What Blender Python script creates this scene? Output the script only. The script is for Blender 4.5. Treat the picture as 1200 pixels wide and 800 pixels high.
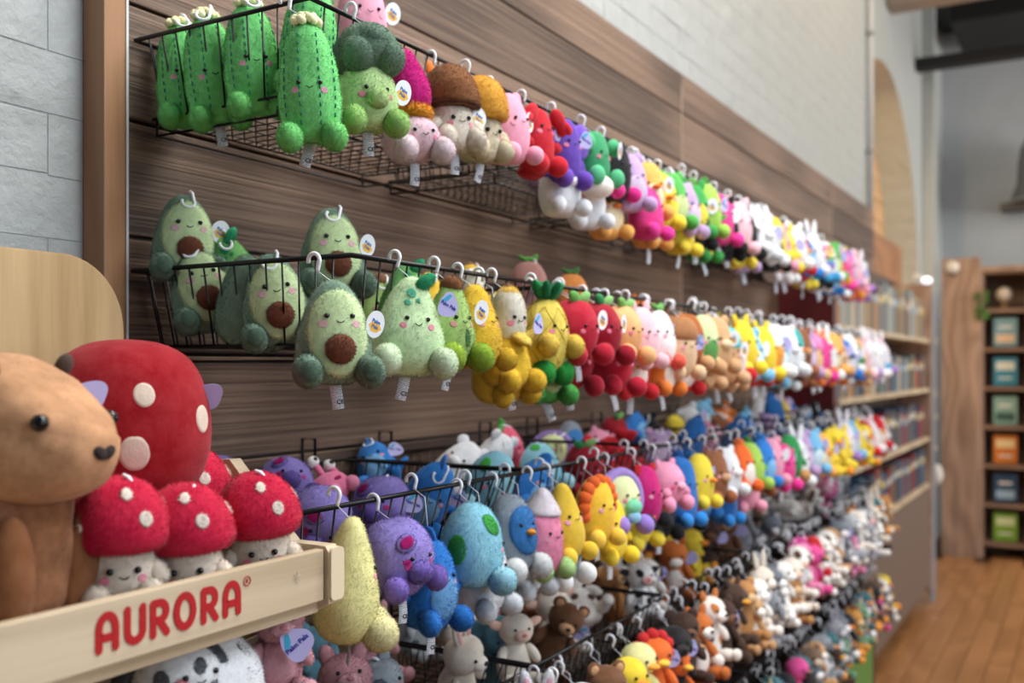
import bpy, bmesh, math, random
import numpy as np
from mathutils import Vector, Matrix, Euler
for o in list(bpy.data.objects): bpy.data.objects.remove(o)
S = bpy.context.scene
COL = S.collection
random.seed(7)
PI = math.pi
R_ = math.radians

# ---------------------------------------------------------------- camera
cd = bpy.data.cameras.new('camera'); cam = bpy.data.objects.new('camera', cd); COL.objects.link(cam)
cam.location = (1.2, 0, 1.6); cam.rotation_euler = (R_(90), 0, R_(30.2))
cd.sensor_width = 36; cd.lens = 34.98; cd.shift_y = 0.025
cd.clip_start = 0.02
cd.dof.use_dof = True; cd.dof.focus_distance = 1.21; cd.dof.aperture_fstop = 3.5
S.camera = cam
# ---------------------------------------------------------------- world, lights, exposure
W = bpy.data.worlds.new('world'); S.world = W; W.use_nodes = True
W.node_tree.nodes['Background'].inputs[0].default_value = (0.74, 0.84, 1.0, 1)
W.node_tree.nodes['Background'].inputs[1].default_value = 0.15
S.view_settings.view_transform = 'Standard'; S.view_settings.look = 'None'
S.view_settings.gamma = 1; S.view_settings.exposure = 0.3
try: S.view_settings.use_curve_mapping = False
except Exception: pass
def area(name, loc, target, sx, sy, power, col):
    l = bpy.data.lights.new(name, 'AREA'); l.shape = 'RECTANGLE'; l.size = sx; l.size_y = sy
    l.energy = power; l.color = col
    o = bpy.data.objects.new(name, l); COL.objects.link(o); o.location = loc
    o.rotation_euler = (Vector(target)-Vector(loc)).to_track_quat('-Z', 'Y').to_euler()
    return o
area('skylight_daylight', (1.75, 1.7, 4.1), (0.3, 1.8, 1.5), 1.5, 3.0, 112, (0.97, 0.98, 1.0))
area('window_daylight', (5.0, 1.0, 2.4), (0, 2.4, 1.5), 2.4, 2.0, 50, (0.80, 0.90, 1.0))
area('far_window_daylight', (4.6, 8.4, 3.0), (0.2, 8.6, 1.5), 3.0, 2.5, 190, (1.0, 0.95, 0.88))
area('added_wall_fill', (0.85, 3.6, 4.6), (0.05, 3.6, 2.4), 5.6, 0.25, 64, (1.0, 0.80, 0.58))  # added unseen fill light, warms and brightens the upper wall and panel top

# ---------------------------------------------------------------- materials
def lin(h):
    h = h.lstrip('#'); r = []
    for i in (0, 2, 4):
        c = int(h[i:i+2], 16)/255
        r.append(c/12.92 if c <= .04045 else ((c+.055)/1.055)**2.4)
    return (*r, 1)
def sc(c, k): return (min(c[0]*k, 1), min(c[1]*k, 1), min(c[2]*k, 1), 1)
MC = {}
def newmat(key):
    m = bpy.data.materials.new(key); m.use_nodes = True
    nt = m.node_tree; return m, nt, nt.nodes['Principled BSDF']
def plain(h, rough=.5, metal=0, emit=0, spec=.5):
    k = ('p', h, rough, metal, emit)
    if k in MC: return MC[k]
    m, nt, b = newmat('plain_'+h)
    b.inputs['Base Color'].default_value = lin(h); b.inputs['Roughness'].default_value = rough
    b.inputs['Metallic'].default_value = metal; b.inputs['Specular IOR Level'].default_value = spec
    if emit:
        b.inputs['Emission Color'].default_value = lin(h); b.inputs['Emission Strength'].default_value = emit
    MC[k] = m; return m
def nd(nt, t, **kw):
    n = nt.nodes.new(t)
    for k, v in kw.items(): setattr(n, k, v)
    return n
def plush(h, var=.07, bump=.35):
    k = ('f', h)
    if k in MC: return MC[k]
    m, nt, b = newmat('plush_'+h); L = nt.links.new; c = lin(h)
    tc = nd(nt, 'ShaderNodeTexCoord')
    n1 = nd(nt, 'ShaderNodeTexNoise'); n1.inputs['Scale'].default_value = 38; n1.inputs['Detail'].default_value = 3; n1.inputs['Roughness'].default_value = .7
    L(tc.outputs['Object'], n1.inputs['Vector'])
    mx = nd(nt, 'ShaderNodeMix', data_type='RGBA')
    mx.inputs['A'].default_value = sc(c, 1-var*1.6)
    w = [min(1, v*(1+var)+.02) for v in c[:3]]; mx.inputs['B'].default_value = (*w, 1)
    mr = nd(nt, 'ShaderNodeMapRange'); mr.inputs['From Min'].default_value = .32; mr.inputs['From Max'].default_value = .68
    L(n1.outputs['Fac'], mr.inputs['Value']); L(mr.outputs['Result'], mx.inputs['Factor']); L(mx.outputs['Result'], b.inputs['Base Color'])
    n2 = nd(nt, 'ShaderNodeTexNoise'); n2.inputs['Scale'].default_value = 500; n2.inputs['Detail'].default_value = 3
    L(tc.outputs['Object'], n2.inputs['Vector'])
    ad = nd(nt, 'ShaderNodeMath', operation='ADD'); L(n1.outputs['Fac'], ad.inputs[0]); L(n2.outputs['Fac'], ad.inputs[1])
    bp = nd(nt, 'ShaderNodeBump'); bp.inputs['Strength'].default_value = bump; bp.inputs['Distance'].default_value = .001
    L(ad.outputs[0], bp.inputs['Height']); L(bp.outputs['Normal'], b.inputs['Normal'])
    b.inputs['Roughness'].default_value = .95; b.inputs['Specular IOR Level'].default_value = .15
    b.inputs['Sheen Weight'].default_value = .3; b.inputs['Sheen Roughness'].default_value = .5
    b.inputs['Sheen Tint'].default_value = (*[min(1, .35+.65*v) for v in c[:3]], 1)
    MC[k] = m; return m
def wood(key, c1, c2, axis, scale=6, stretch=12, rough=.6, bump=.3, dist=.002, fine=1.0):
    """grain running along an axis, shifted per board with the object's own random number"""
    if key in MC: return MC[key]
    m, nt, b = newmat(key); L = nt.links.new
    tc = nd(nt, 'ShaderNodeTexCoord'); oi = nd(nt, 'ShaderNodeObjectInfo')
    cx = nd(nt, 'ShaderNodeCombineXYZ'); mu = nd(nt, 'ShaderNodeMath', operation='MULTIPLY'); mu.inputs[1].default_value = 37
    L(oi.outputs['Random'], mu.inputs[0]); 
    for i in range(3): L(mu.outputs[0], cx.inputs[i])
    va = nd(nt, 'ShaderNodeVectorMath', operation='ADD'); L(tc.outputs['Object'], va.inputs[0]); L(cx.outputs[0], va.inputs[1])
    mp = nd(nt, 'ShaderNodeMapping'); s = [scale*stretch]*3; s[axis] = scale; mp.inputs['Scale'].default_value = s
    L(va.outputs[0], mp.inputs['Vector'])
    # slow warp so that the grain wanders and closes into cathedral figures
    n0 = nd(nt, 'ShaderNodeTexNoise'); s0 = [scale*.9]*3; s0[axis] = scale*.35
    mp0 = nd(nt, 'ShaderNodeMapping'); mp0.inputs['Scale'].default_value = s0; L(va.outputs[0], mp0.inputs['Vector']); L(mp0.outputs[0], n0.inputs['Vector'])
    n0.inputs['Scale'].default_value = 1; n0.inputs['Detail'].default_value = 2
    wv = nd(nt, 'ShaderNodeMath', operation='MULTIPLY'); wv.inputs[1].default_value = 90*fine; L(n0.outputs['Fac'], wv.inputs[0])
    sn = nd(nt, 'ShaderNodeMath', operation='SINE'); L(wv.outputs[0], sn.inputs[0])
    n1 = nd(nt, 'ShaderNodeTexNoise'); n1.inputs['Scale'].default_value = 1; n1.inputs['Detail'].default_value = 6; n1.inputs['Roughness'].default_value = .65
    L(mp.outputs[0], n1.inputs['Vector'])
    ma = nd(nt, 'ShaderNodeMath', operation='MULTIPLY_ADD'); ma.inputs[1].default_value = .16; L(sn.outputs[0], ma.inputs[0]); L(n1.outputs['Fac'], ma.inputs[2])
    mr = nd(nt, 'ShaderNodeMapRange'); mr.inputs['From Min'].default_value = .25; mr.inputs['From Max'].default_value = .78; L(ma.outputs[0], mr.inputs['Value'])
    mx = nd(nt, 'ShaderNodeMix', data_type='RGBA'); mx.inputs['A'].default_value = lin(c1); mx.inputs['B'].default_value = lin(c2)
    L(mr.outputs['Result'], mx.inputs['Factor']); L(mx.outputs['Result'], b.inputs['Base Color'])
    bp = nd(nt, 'ShaderNodeBump'); bp.inputs['Strength'].default_value = bump; bp.inputs['Distance'].default_value = dist
    L(mr.outputs['Result'], bp.inputs['Height']); L(bp.outputs['Normal'], b.inputs['Normal'])
    b.inputs['Roughness'].default_value = rough
    MC[key] = m; return m
def paint(key, h, scale=9, bump=.5, dist=.006, rough=.55, var=.08):
    if key in MC: return MC[key]
    m, nt, b = newmat(key); L = nt.links.new; c = lin(h)
    ge = nd(nt, 'ShaderNodeNewGeometry')
    n1 = nd(nt, 'ShaderNodeTexNoise'); n1.inputs['Scale'].default_value = scale; n1.inputs['Detail'].default_value = 8; n1.inputs['Roughness'].default_value = .6
    n1.inputs['Distortion'].default_value = .15
    L(ge.outputs['Position'], n1.inputs['Vector'])
    mx = nd(nt, 'ShaderNodeMix', data_type='RGBA'); mx.inputs['A'].default_value = sc(c, 1-var*2); mx.inputs['B'].default_value = sc(c, 1+var)
    L(n1.outputs['Fac'], mx.inputs['Factor']); L(mx.outputs['Result'], b.inputs['Base Color'])
    n2 = nd(nt, 'ShaderNodeTexNoise'); n2.inputs['Scale'].default_value = scale*.45; n2.inputs['Detail'].default_value = 3
    L(ge.outputs['Position'], n2.inputs['Vector'])
    rp = nd(nt, 'ShaderNodeMapRange'); rp.inputs['From Min'].default_value = .5; rp.inputs['From Max'].default_value = .62; L(n2.outputs['Fac'], rp.inputs['Value'])
    ad = nd(nt, 'ShaderNodeMath', operation='MULTIPLY_ADD'); ad.inputs[1].default_value = .35; L(rp.outputs[0], ad.inputs[0]); L(n1.outputs['Fac'], ad.inputs[2])
    bp = nd(nt, 'ShaderNodeBump'); bp.inputs['Strength'].default_value = bump; bp.inputs['Distance'].default_value = dist
    L(ad.outputs[0], bp.inputs['Height']); L(bp.outputs['Normal'], b.inputs['Normal'])
    b.inputs['Roughness'].default_value = rough
    MC[key] = m; return m
def printed(key, base, ink):
    """small print: rows of grey lines, as on a sewn-in care label"""
    if key in MC: return MC[key]
    m, nt, b = newmat(key); L = nt.links.new
    tc = nd(nt, 'ShaderNodeTexCoord'); sp = nd(nt, 'ShaderNodeSeparateXYZ'); L(tc.outputs['Object'], sp.inputs[0])
    mu = nd(nt, 'ShaderNodeMath', operation='MULTIPLY'); mu.inputs[1].default_value = 3400; L(sp.outputs['Z'], mu.inputs[0])
    si = nd(nt, 'ShaderNodeMath', operation='SINE'); L(mu.outputs[0], si.inputs[0])
    n = nd(nt, 'ShaderNodeTexNoise'); n.inputs['Scale'].default_value = 900; L(tc.outputs['Object'], n.inputs['Vector'])
    a = nd(nt, 'ShaderNodeMath', operation='MULTIPLY_ADD'); a.inputs[1].default_value = .22; L(si.outputs[0], a.inputs[0]); L(n.outputs['Fac'], a.inputs[2])
    g = nd(nt, 'ShaderNodeMath', operation='GREATER_THAN'); g.inputs[1].default_value = .62; L(a.outputs[0], g.inputs[0])
    mx = nd(nt, 'ShaderNodeMix', data_type='RGBA'); mx.inputs['A'].default_value = lin(base); mx.inputs['B'].default_value = lin(ink)
    L(g.outputs[0], mx.inputs['Factor']); L(mx.outputs['Result'], b.inputs['Base Color']); b.inputs['Roughness'].default_value = .7
    MC[key] = m; return m

# ---------------------------------------------------------------- mesh helpers
_ico = {}
def ico(sub):
    if sub not in _ico:
        bm = bmesh.new(); bmesh.ops.create_icosphere(bm, subdivisions=sub, radius=1)
        bm.verts.ensure_lookup_table()
        _ico[sub] = (np.array([v.co[:] for v in bm.verts]), [tuple(v.index for v in f.verts) for f in bm.faces]); bm.free()
    return _ico[sub]
class MB:
    def __init__(s): s.V = []; s.F = []; s.n = 0; s.hn = None
    def add(s, v, f):
        v = np.asarray(v, float); n = s.n
        s.V.append(v); s.F += [tuple(i+n for i in q) for q in f]; s.n += len(v); return s
    def box(s, x0, x1, y0, y1, z0, z1):
        v = [(x, y, z) for z in (z0, z1) for y in (y0, y1) for x in (x0, x1)]
        return s.add(v, [(0, 2, 3, 1), (4, 5, 7, 6), (0, 1, 5, 4), (2, 6, 7, 3), (0, 4, 6, 2), (1, 3, 7, 5)])
    def tube(s, pts, r, n=6, closed=False):
        P = [Vector(p) for p in pts]; N = len(P); V = []; F = []
        up = None
        for i, p in enumerate(P):
            a = P[(i-1) % N] if (closed or i) else p; b = P[(i+1) % N] if (closed or i < N-1) else p
            d = (b-a).normalized()
            if up is None or abs(up.dot(d)) > .98: up = Vector((0, 0, 1)) if abs(d.z) < .9 else Vector((1, 0, 0))
            x = d.cross(up).normalized(); y = x.cross(d).normalized(); up = y
            ri = r[i] if isinstance(r, (list, tuple)) else r
            for k in range(n):
                t = 2*PI*k/n; V.append(p+x*math.cos(t)*ri+y*math.sin(t)*ri)
        for i in range(N if closed else N-1):
            j = (i+1) % N
            for k in range(n):
                l = (k+1) % n; F.append((i*n+k, i*n+l, j*n+l, j*n+k))
        if not closed: F.append(tuple(reversed(range(n)))); F.append(tuple((N-1)*n+k for k in range(n)))
        return s.add([v[:] for v in V], F)
    def mesh(s, name, mat, smooth=True, bevel=0):
        V = np.concatenate(s.V); me = bpy.data.meshes.new(name); me.from_pydata(V.tolist(), [], s.F)
        if bevel:
            bm = bmesh.new(); bm.from_mesh(me)
            bmesh.ops.bevel(bm, geom=bm.edges[:], offset=bevel, segments=2, affect='EDGES', profile=.6)
            bm.to_mesh(me); bm.free()
        if smooth: me.polygons.foreach_set('use_smooth', [True]*len(me.polygons))
        for m in (mat if isinstance(mat, list) else [mat]): me.materials.append(m)
        if s.hn is not None: me.normals_split_custom_set_from_vertices(s.hn.tolist())
        me.update(); return me
def rotm(rx=0, ry=0, rz=0): return np.array(Euler((rx, ry, rz)).to_matrix())
def link(name, me, parent=None, label=None, kind=None):
    o = bpy.data.objects.new(name, me); COL.objects.link(o)
    if parent: o.parent = parent
    if label: o['label'] = label
    if kind: o['kind'] = kind
    return o
def thing(name, label, cat, loc=(0, 0, 0), rz=0, group=None):
    o = link(name, None); o.location = loc; o.rotation_euler = (0, 0, rz); o.empty_display_size = .02
    o['label'] = label; o['category'] = cat
    if group: o['group'] = group
    return o
def tag(o, label, cat, group=None):
    o['label'] = label; o['category'] = cat
    if group: o['group'] = group
    return o
def boxo(name, dims, loc, mat, parent=None, bevel=0, **kw):
    """box of its own with its origin at the centre"""
    x, y, z = [d/2 for d in dims]
    me = MB().box(-x, x, -y, y, -z, z).mesh(name, mat, smooth=False, bevel=bevel)
    o = link(name, me, parent, **kw); o.location = loc; return o
def extrude_poly(pts, x0, x1, mat, name, bevel=0):
    """outline in (y, z), thickness in x"""
    n = len(pts); v = [(x0, *p) for p in pts]+[(x1, *p) for p in pts]
    f = [tuple(range(n)), tuple(reversed(range(n, 2*n)))]+[(i, i+n, (i+1) % n+n, (i+1) % n) for i in range(n)]
    mb = MB().add(v, f); me = mb.mesh(name, mat, smooth=False)
    bm = bmesh.new(); bm.from_mesh(me); bmesh.ops.recalc_face_normals(bm, faces=bm.faces[:])
    if bevel:
        ed = [e for e in bm.edges if len(e.link_faces) == 2 and e.calc_face_angle(0) > .9]
        bmesh.ops.bevel(bm, geom=ed, offset=bevel, segments=2, affect='EDGES')
    bm.to_mesh(me); bm.free(); return me

# ---------------------------------------------------------------- room shell
M_panel = wood('panel_wood', '45362e', '8f7562', 1, scale=1.3, stretch=75, rough=.62, bump=1.0, dist=.003, fine=.2)
M_panelfar = wood('side_panel_wood', '8c705e', 'b39682', 2, scale=1.6, stretch=16, bump=.3)
M_pine = wood('pine_wood', 'b5a182', 'd8c7aa', 1, scale=2, stretch=22, rough=.55, bump=.12, dist=.0008, fine=.8)
M_pinez = wood('pine_wood_upright', 'a98b5e', 'ceb083', 2, scale=2, stretch=22, rough=.55, bump=.12, dist=.0008, fine=.5)
M_trim = wood('trim_wood', '95694a', 'ad825e', 2, scale=2, stretch=22, rough=.5, bump=.12)
M_wallp = paint('white_painted_brick', 'aaafae', scale=9, bump=.9, dist=.012, var=.05)
M_back = paint('grey_blue_plaster', 'aab0b6', scale=3, bump=.15)
M_ceil = paint('dark_ceiling', '15161a', scale=3, bump=.1)
M_floor = wood('floor_wood', '96683f', 'b07d52', 1, scale=.8, stretch=14, rough=.35, bump=.12)
def struct(name, me, **kw): return link(name, me, kind='structure', **kw)

# floor with boards (kept cheap: each board a shallow slab)
fl = struct('floor', MB().box(-.2, 6, -1.5, 10.4, -.06, -.012).mesh('floor', plain('5a3a20'), smooth=False))
bme = MB().box(-.058, .058, -.748, .748, -.01, 0).mesh('floorboard', M_floor, smooth=False)
n = 0
for i in range(20):
    for j in range(5):
        y = 4.2+j*1.5+(i % 3)*.5-.5
        if y > 9.6 or n >= 300: continue
        b = link('floorboard', bme, fl); b.location = (.06+i*.12, y, 0); n += 1
rest = MB()
for i in range(20, 48):
    for j in range(5):
        y = 4.2+j*1.5+(i % 3)*.5-.5
        if y < 9.6: rest.box(.002+i*.12, .118+i*.12, y-.748, y+.748, -.01, 0)
for i in range(48):
    for j in range(4):
        y = -1.8+j*1.5+(i % 3)*.5-.5
        if y < 3.0: rest.box(.002+i*.12, .118+i*.12, y-.748, y+.748, -.01, 0)
link('floorboards_around', rest.mesh('floorboards_around', M_floor, smooth=False), fl, kind='stuff')

# left wall: core with an arched niche beyond y=6.7, painted bricks proud of it
wl = struct('wall_left', MB().box(-.35, -.036, -1.5, 6.66, 0, 4.8).mesh('wall_left', M_wallp, smooth=False))
arch = [(6.66, 2.2+1.5*math.sin(math.acos(-.64/1.5)))]+[(7.3+1.5*math.cos(t), 2.2+1.5*math.sin(t)) for t in np.linspace(PI/2+.3, 0, 20)]+[(8.8, 0), (10.4, 0), (10.4, 4.8), (6.66, 4.8)]
struct('wall_left_arch', extrude_poly(arch, -.35, -.036, M_wallp, 'wall_left_arch'))
# niche back made of pale planks
nb = struct('wall_niche', MB().box(-.45, -.30, 6.6, 9.0, 0, 3.9).mesh('wall_niche', plain('6b5238'), smooth=False))
M_niche = wood('niche_wood', 'b08a62', 'cba67a', 1, scale=1.5, stretch=14, bump=.2)
pl = MB().box(-.008, .008, -1.13, 1.13, -.078, .078).mesh('plank', M_niche, smooth=False, bevel=.003)
for i in range(23):
    b = link('plank', pl, nb); b.location = (-.29, 7.78, .1+i*.162)
l = area('niche_lamp', (-.10, 7.0, 3.2), (-.28, 7.9, 1.8), .12, .5, 16, (1.0, .72, .38))
def brick(seed, w=.2412, h=.0838):
    rnd = random.Random(seed); bm = bmesh.new(); bmesh.ops.create_cube(bm, size=1)
    for v in bm.verts: v.co = (v.co.x*.008, v.co.y*w, v.co.z*h)
    bmesh.ops.bevel(bm, geom=bm.edges[:], offset=.0018, segments=1, affect='EDGES')
    for v in bm.verts: v.co += Vector((rnd.uniform(-.0012, .0012), rnd.uniform(-.002, .002), rnd.uniform(-.002, .002)))
    me = bpy.data.meshes.new('brick'); bm.to_mesh(me); bm.free(); me.materials.append(M_wallp); return me
BR = [brick(i) for i in range(6)]
def bricks(y0, y1, z0, z1, limit):
    k = 0; rest = MB(); r = random.Random(3)
    spots = []
    z = z0; row = 0
    while z < z1:
        y = y0+(row % 2)*.12-.12
        while y < y1:
            if y+.12 > y0: spots.append((y+.12, z+.042))
            y += .243
        z += .0855; row += 1
    spots.sort()
    for y, z in spots:
        yy0, yy1 = max(y-.118, y0), min(y+.118, y1)
        if k < limit and y-.12 >= y0-.01 and y+.12 <= y1+.01:
            b = link('brick', BR[k % 6], wl); b.location = (-.0388+r.uniform(-.0004, .0006), y, z); k += 1
        elif yy1-yy0 > .01:
            rest.box(-.042, -.0348, yy0-.0025, yy1+.0025, z-.0419, z+.0419)
    link('bricks_beyond', rest.mesh('bricks_beyond', M_wallp, smooth=False), wl, kind='stuff')
bricks(.25, .915, 1.35, 2.3, 60)
bricks(1.2, 6.6, 2.52, 4.7, 240)

# timber panel: bare back board plus planks 168 mm high in 2.24 m lengths
wp = struct('wall_panel', MB().box(-.03, -.008, .952, 6.62, .0, 2.585).mesh('wall_panel', plain('2a211b'), smooth=False))
for (ya, yb) in ((.953, 3.19), (3.194, 5.43), (5.434, 6.62)):
    for k in range(-9, 6):
        z0 = 1.622+.168*k; z1 = min(z0+.1625, 2.59)
        if z0 < .05: continue
        me = MB().box(-.007, .007, -(yb-ya)/2, (yb-ya)/2, -(z1-z0)/2, (z1-z0)/2).mesh('plank', M_panel, smooth=False, bevel=.0025)
        b = link('plank', me, wp); b.location = (-.001+random.uniform(-.0006, .0006), (ya+yb)/2, (z0+z1)/2)
for y in (3.192, 5.432):
    boxo('seam_strip', (.003, .003, 2.5), (.0055, y, 1.3), plain('b8a690'), wp)
struct('trim_1', MB().box(-.035, .012, -.018, .018, -1.4, 1.5).mesh('trim_1', M_trim, smooth=False, bevel=.003)).location = (0, .93, 1.5)
struct('trim_2', MB().box(-.004, .004, -.002, .002, -1.4, 1.5).mesh('trim_2', plain('d9dcdc', .4), smooth=False)).location = (.006, .9525, 1.5)
struct('trim_3', MB().box(-.03, .0, 6.66, 7.75, 2.2, 2.47).mesh('trim_3', wood('niche_band', '8a5e3d', 'a8774f', 1, scale=1.5, stretch=14, bump=.2), smooth=False))
# back wall, ceiling and beams
struct('wall_back', MB().box(-.4, 6, 10.3, 10.5, 0, 4.8).mesh('wall_back', M_back, smooth=False))
struct('ceiling', MB().box(-.4, 6, 3.2, 10.5, 4.78, 4.9).mesh('ceiling', M_ceil, smooth=False))
def beam(name, x0, x1, y0, y1, z0, z1, m, lab):
    o = link(name, MB().box(x0, x1, y0, y1, z0, z1).mesh(name, m, smooth=False, bevel=.01)); tag(o, lab, 'beam'); return o
dk = plain('121214', .7)
beam('ceiling_beam', -.03, 5.5, 8.6, 8.75, 4.01, 4.10, dk, 'black beam crossing the room high before the grey back wall')
beam('ceiling_duct', .15, 5.5, 9.3, 10.2, 4.56, 4.77, dk, 'wide black duct under the ceiling at the back wall')
beam('ceiling_beam', -.03, .75, 7.3, 7.5, 4.11, 4.19, plain('8d7f74', .6), 'pale boxed beam at the very top of the view')
pdl = thing('ceiling_lamp', 'lit amber ceiling lamp beside the dark beam at the top right', 'lamp', (1.05, 8.3, 3.92))
link('lamp_stem', MB().tube([(0, 0, .78), (0, 0, .1)], .01).mesh('lamp_stem', dk), pdl)
link('lamp_housing', MB().tube([(-.16, 0, .1), (.16, 0, .1)], .05, 10).mesh('lamp_housing', dk), pdl)
v, f = ico(3); link('lamp_glass', MB().add(v*[.14, .05, .045]+[0, 0, .05], f).mesh('lamp_glass', plain('ffc46a', emit=3.0)), pdl)
# conduit pipe down the wall
cp = thing('conduit_pipe', 'white conduit pipe running up the wall beside the niche', 'pipe', (-.01, 6.6, 2.6))
link('pipe', MB().tube([(0, 0, 0), (0, 0, 2.15)], .018, 10).mesh('pipe', plain('bfc1c2', .4)), cp)
for z in (.35, 1.1, 1.75): link('clamp', MB().tube([(0, 0, z), (0, 0, z+.03)], .024, 10).mesh('clamp', plain('8f9294', .4)), cp)
struct('baseboard_left', MB().box(-.035, .02, 4.7, 9.2, 0, .12).mesh('baseboard_left', plain('4a3a30', .5), smooth=False))
struct('wall_corner_post', MB().box(-.04, .06, 9.0, 9.1, 0, 4.7).mesh('wall_corner_post', M_wallp, smooth=False))

# ---------------------------------------------------------------- plush toy kit
PROF = {
 'egg': [(0, 0), (.55, .015), (.86, .12), (1, .34), (.96, .55), (.8, .76), (.52, .92), (.25, .985), (0, 1)],
 'pear': [(0, 0), (.55, .01), (.9, .12), (1, .28), (.93, .46), (.72, .66), (.5, .83), (.32, .94), (.15, .99), (0, 1)],
 'avo': [(0, 0), (.55, .01), (.88, .1), (1, .27), (.96, .45), (.83, .63), (.64, .8), (.4, .93), (.2, .985), (0, 1)],
 'pod': [(0, 0), (.5, .01), (.86, .09), (1, .26), (1, .48), (.92, .68), (.76, .86), (.5, .96), (.2, .995), (0, 1)],
 'cuke': [(0, 0), (.5, .01), (.84, .09), (1, .26), (1, .42), (.92, .62), (.74, .82), (.5, .94), (.25, .99), (0, 1)],
 'ball': [(0, 0), (.45, .05), (.8, .2), (.98, .4), (1, .55), (.9, .75), (.6, .93), (.3, .985), (0, 1)],
 'cap': [(0, .12), (.5, .08), (.85, .0), (1, .12), (1, .3), (.9, .55), (.65, .82), (.35, .96), (0, 1)],
 'dome': [(.2, .02), (.75, .0), (1, .1), (1.02, .35), (.88, .65), (.6, .88), (.3, .98), (0, 1)],
 'cone': [(0, 0), (.7, .02), (1, .1), (.8, .4), (.55, .65), (.3, .88), (.12, .98), (0, 1)],
 'banana': [(0, 0), (.6, .02), (1, .14), (1, .35), (.85, .6), (.62, .82), (.35, .96), (0, 1)],
}
def spline(pts, n):
    P = [pts[0]]+list(pts)+[pts[-1]]; out = []
    segs = len(P)-3
    for i in range(n):
        t = i/(n-1)*segs; k = min(int(t), segs-1); u = t-k
        a, b, c, d = [np.array(P[k+j], float) for j in range(4)]
        out.append(.5*((2*b)+(-a+c)*u+(2*a-5*b+4*c-d)*u*u+(-a+3*b-3*c+d)*u**3))
    o = np.array(out); o[:, 0] = np.maximum(o[:, 0], 0); return o
rng = np.random.default_rng(5)
class LB:                                        # surface of revolution as a base for patches
    def __init__(s, prof, R, H, sx, sy, c):
        q = spline(PROF[prof], 60); o = np.argsort(q[:, 1]); s.z = q[o, 1]*H; s.r = q[o, 0]*R; s.sx, s.sy, s.c = sx, sy, c
    def at(s, y, z):
        r = np.interp(z-s.c[2], s.z, s.r)+1e-6; v = np.clip((y-s.c[1])/(r*s.sy), -.995, .995)
        q = np.sqrt(1-v*v); x = r*s.sx*q
        dz = (np.interp(z-s.c[2]+.002, s.z, s.r)-np.interp(z-s.c[2]-.002, s.z, s.r))/.004
        n = np.array([q/s.sx, v/s.sy, -dz]); return np.array([x+s.c[0], y, z]), n/np.linalg.norm(n)
class EB:
    def __init__(s, c, r): s.c, s.r = np.array(c, float), np.array(r, float)
    def at(s, y, z):
        a = (y-s.c[1])/s.r[1]; b = (z-s.c[2])/s.r[2]; k = a*a+b*b
        if k > .97: f = math.sqrt(.97/k); a *= f; b *= f; k = .97
        q = math.sqrt(1-k); n = np.array([q/s.r[0], a/s.r[1], b/s.r[2]])
        return s.c+s.r*[q, a, b], n/np.linalg.norm(n)
def lump(v, amp, seed):
    s = seed*1.7
    d = np.sin(v[:, 0]*95+s)*np.sin(v[:, 1]*83+s*2)*np.sin(v[:, 2]*77+s*3)+.5*np.sin(v[:, 0]*190+s)*np.sin(v[:, 2]*170-s)
    return d*amp
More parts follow.
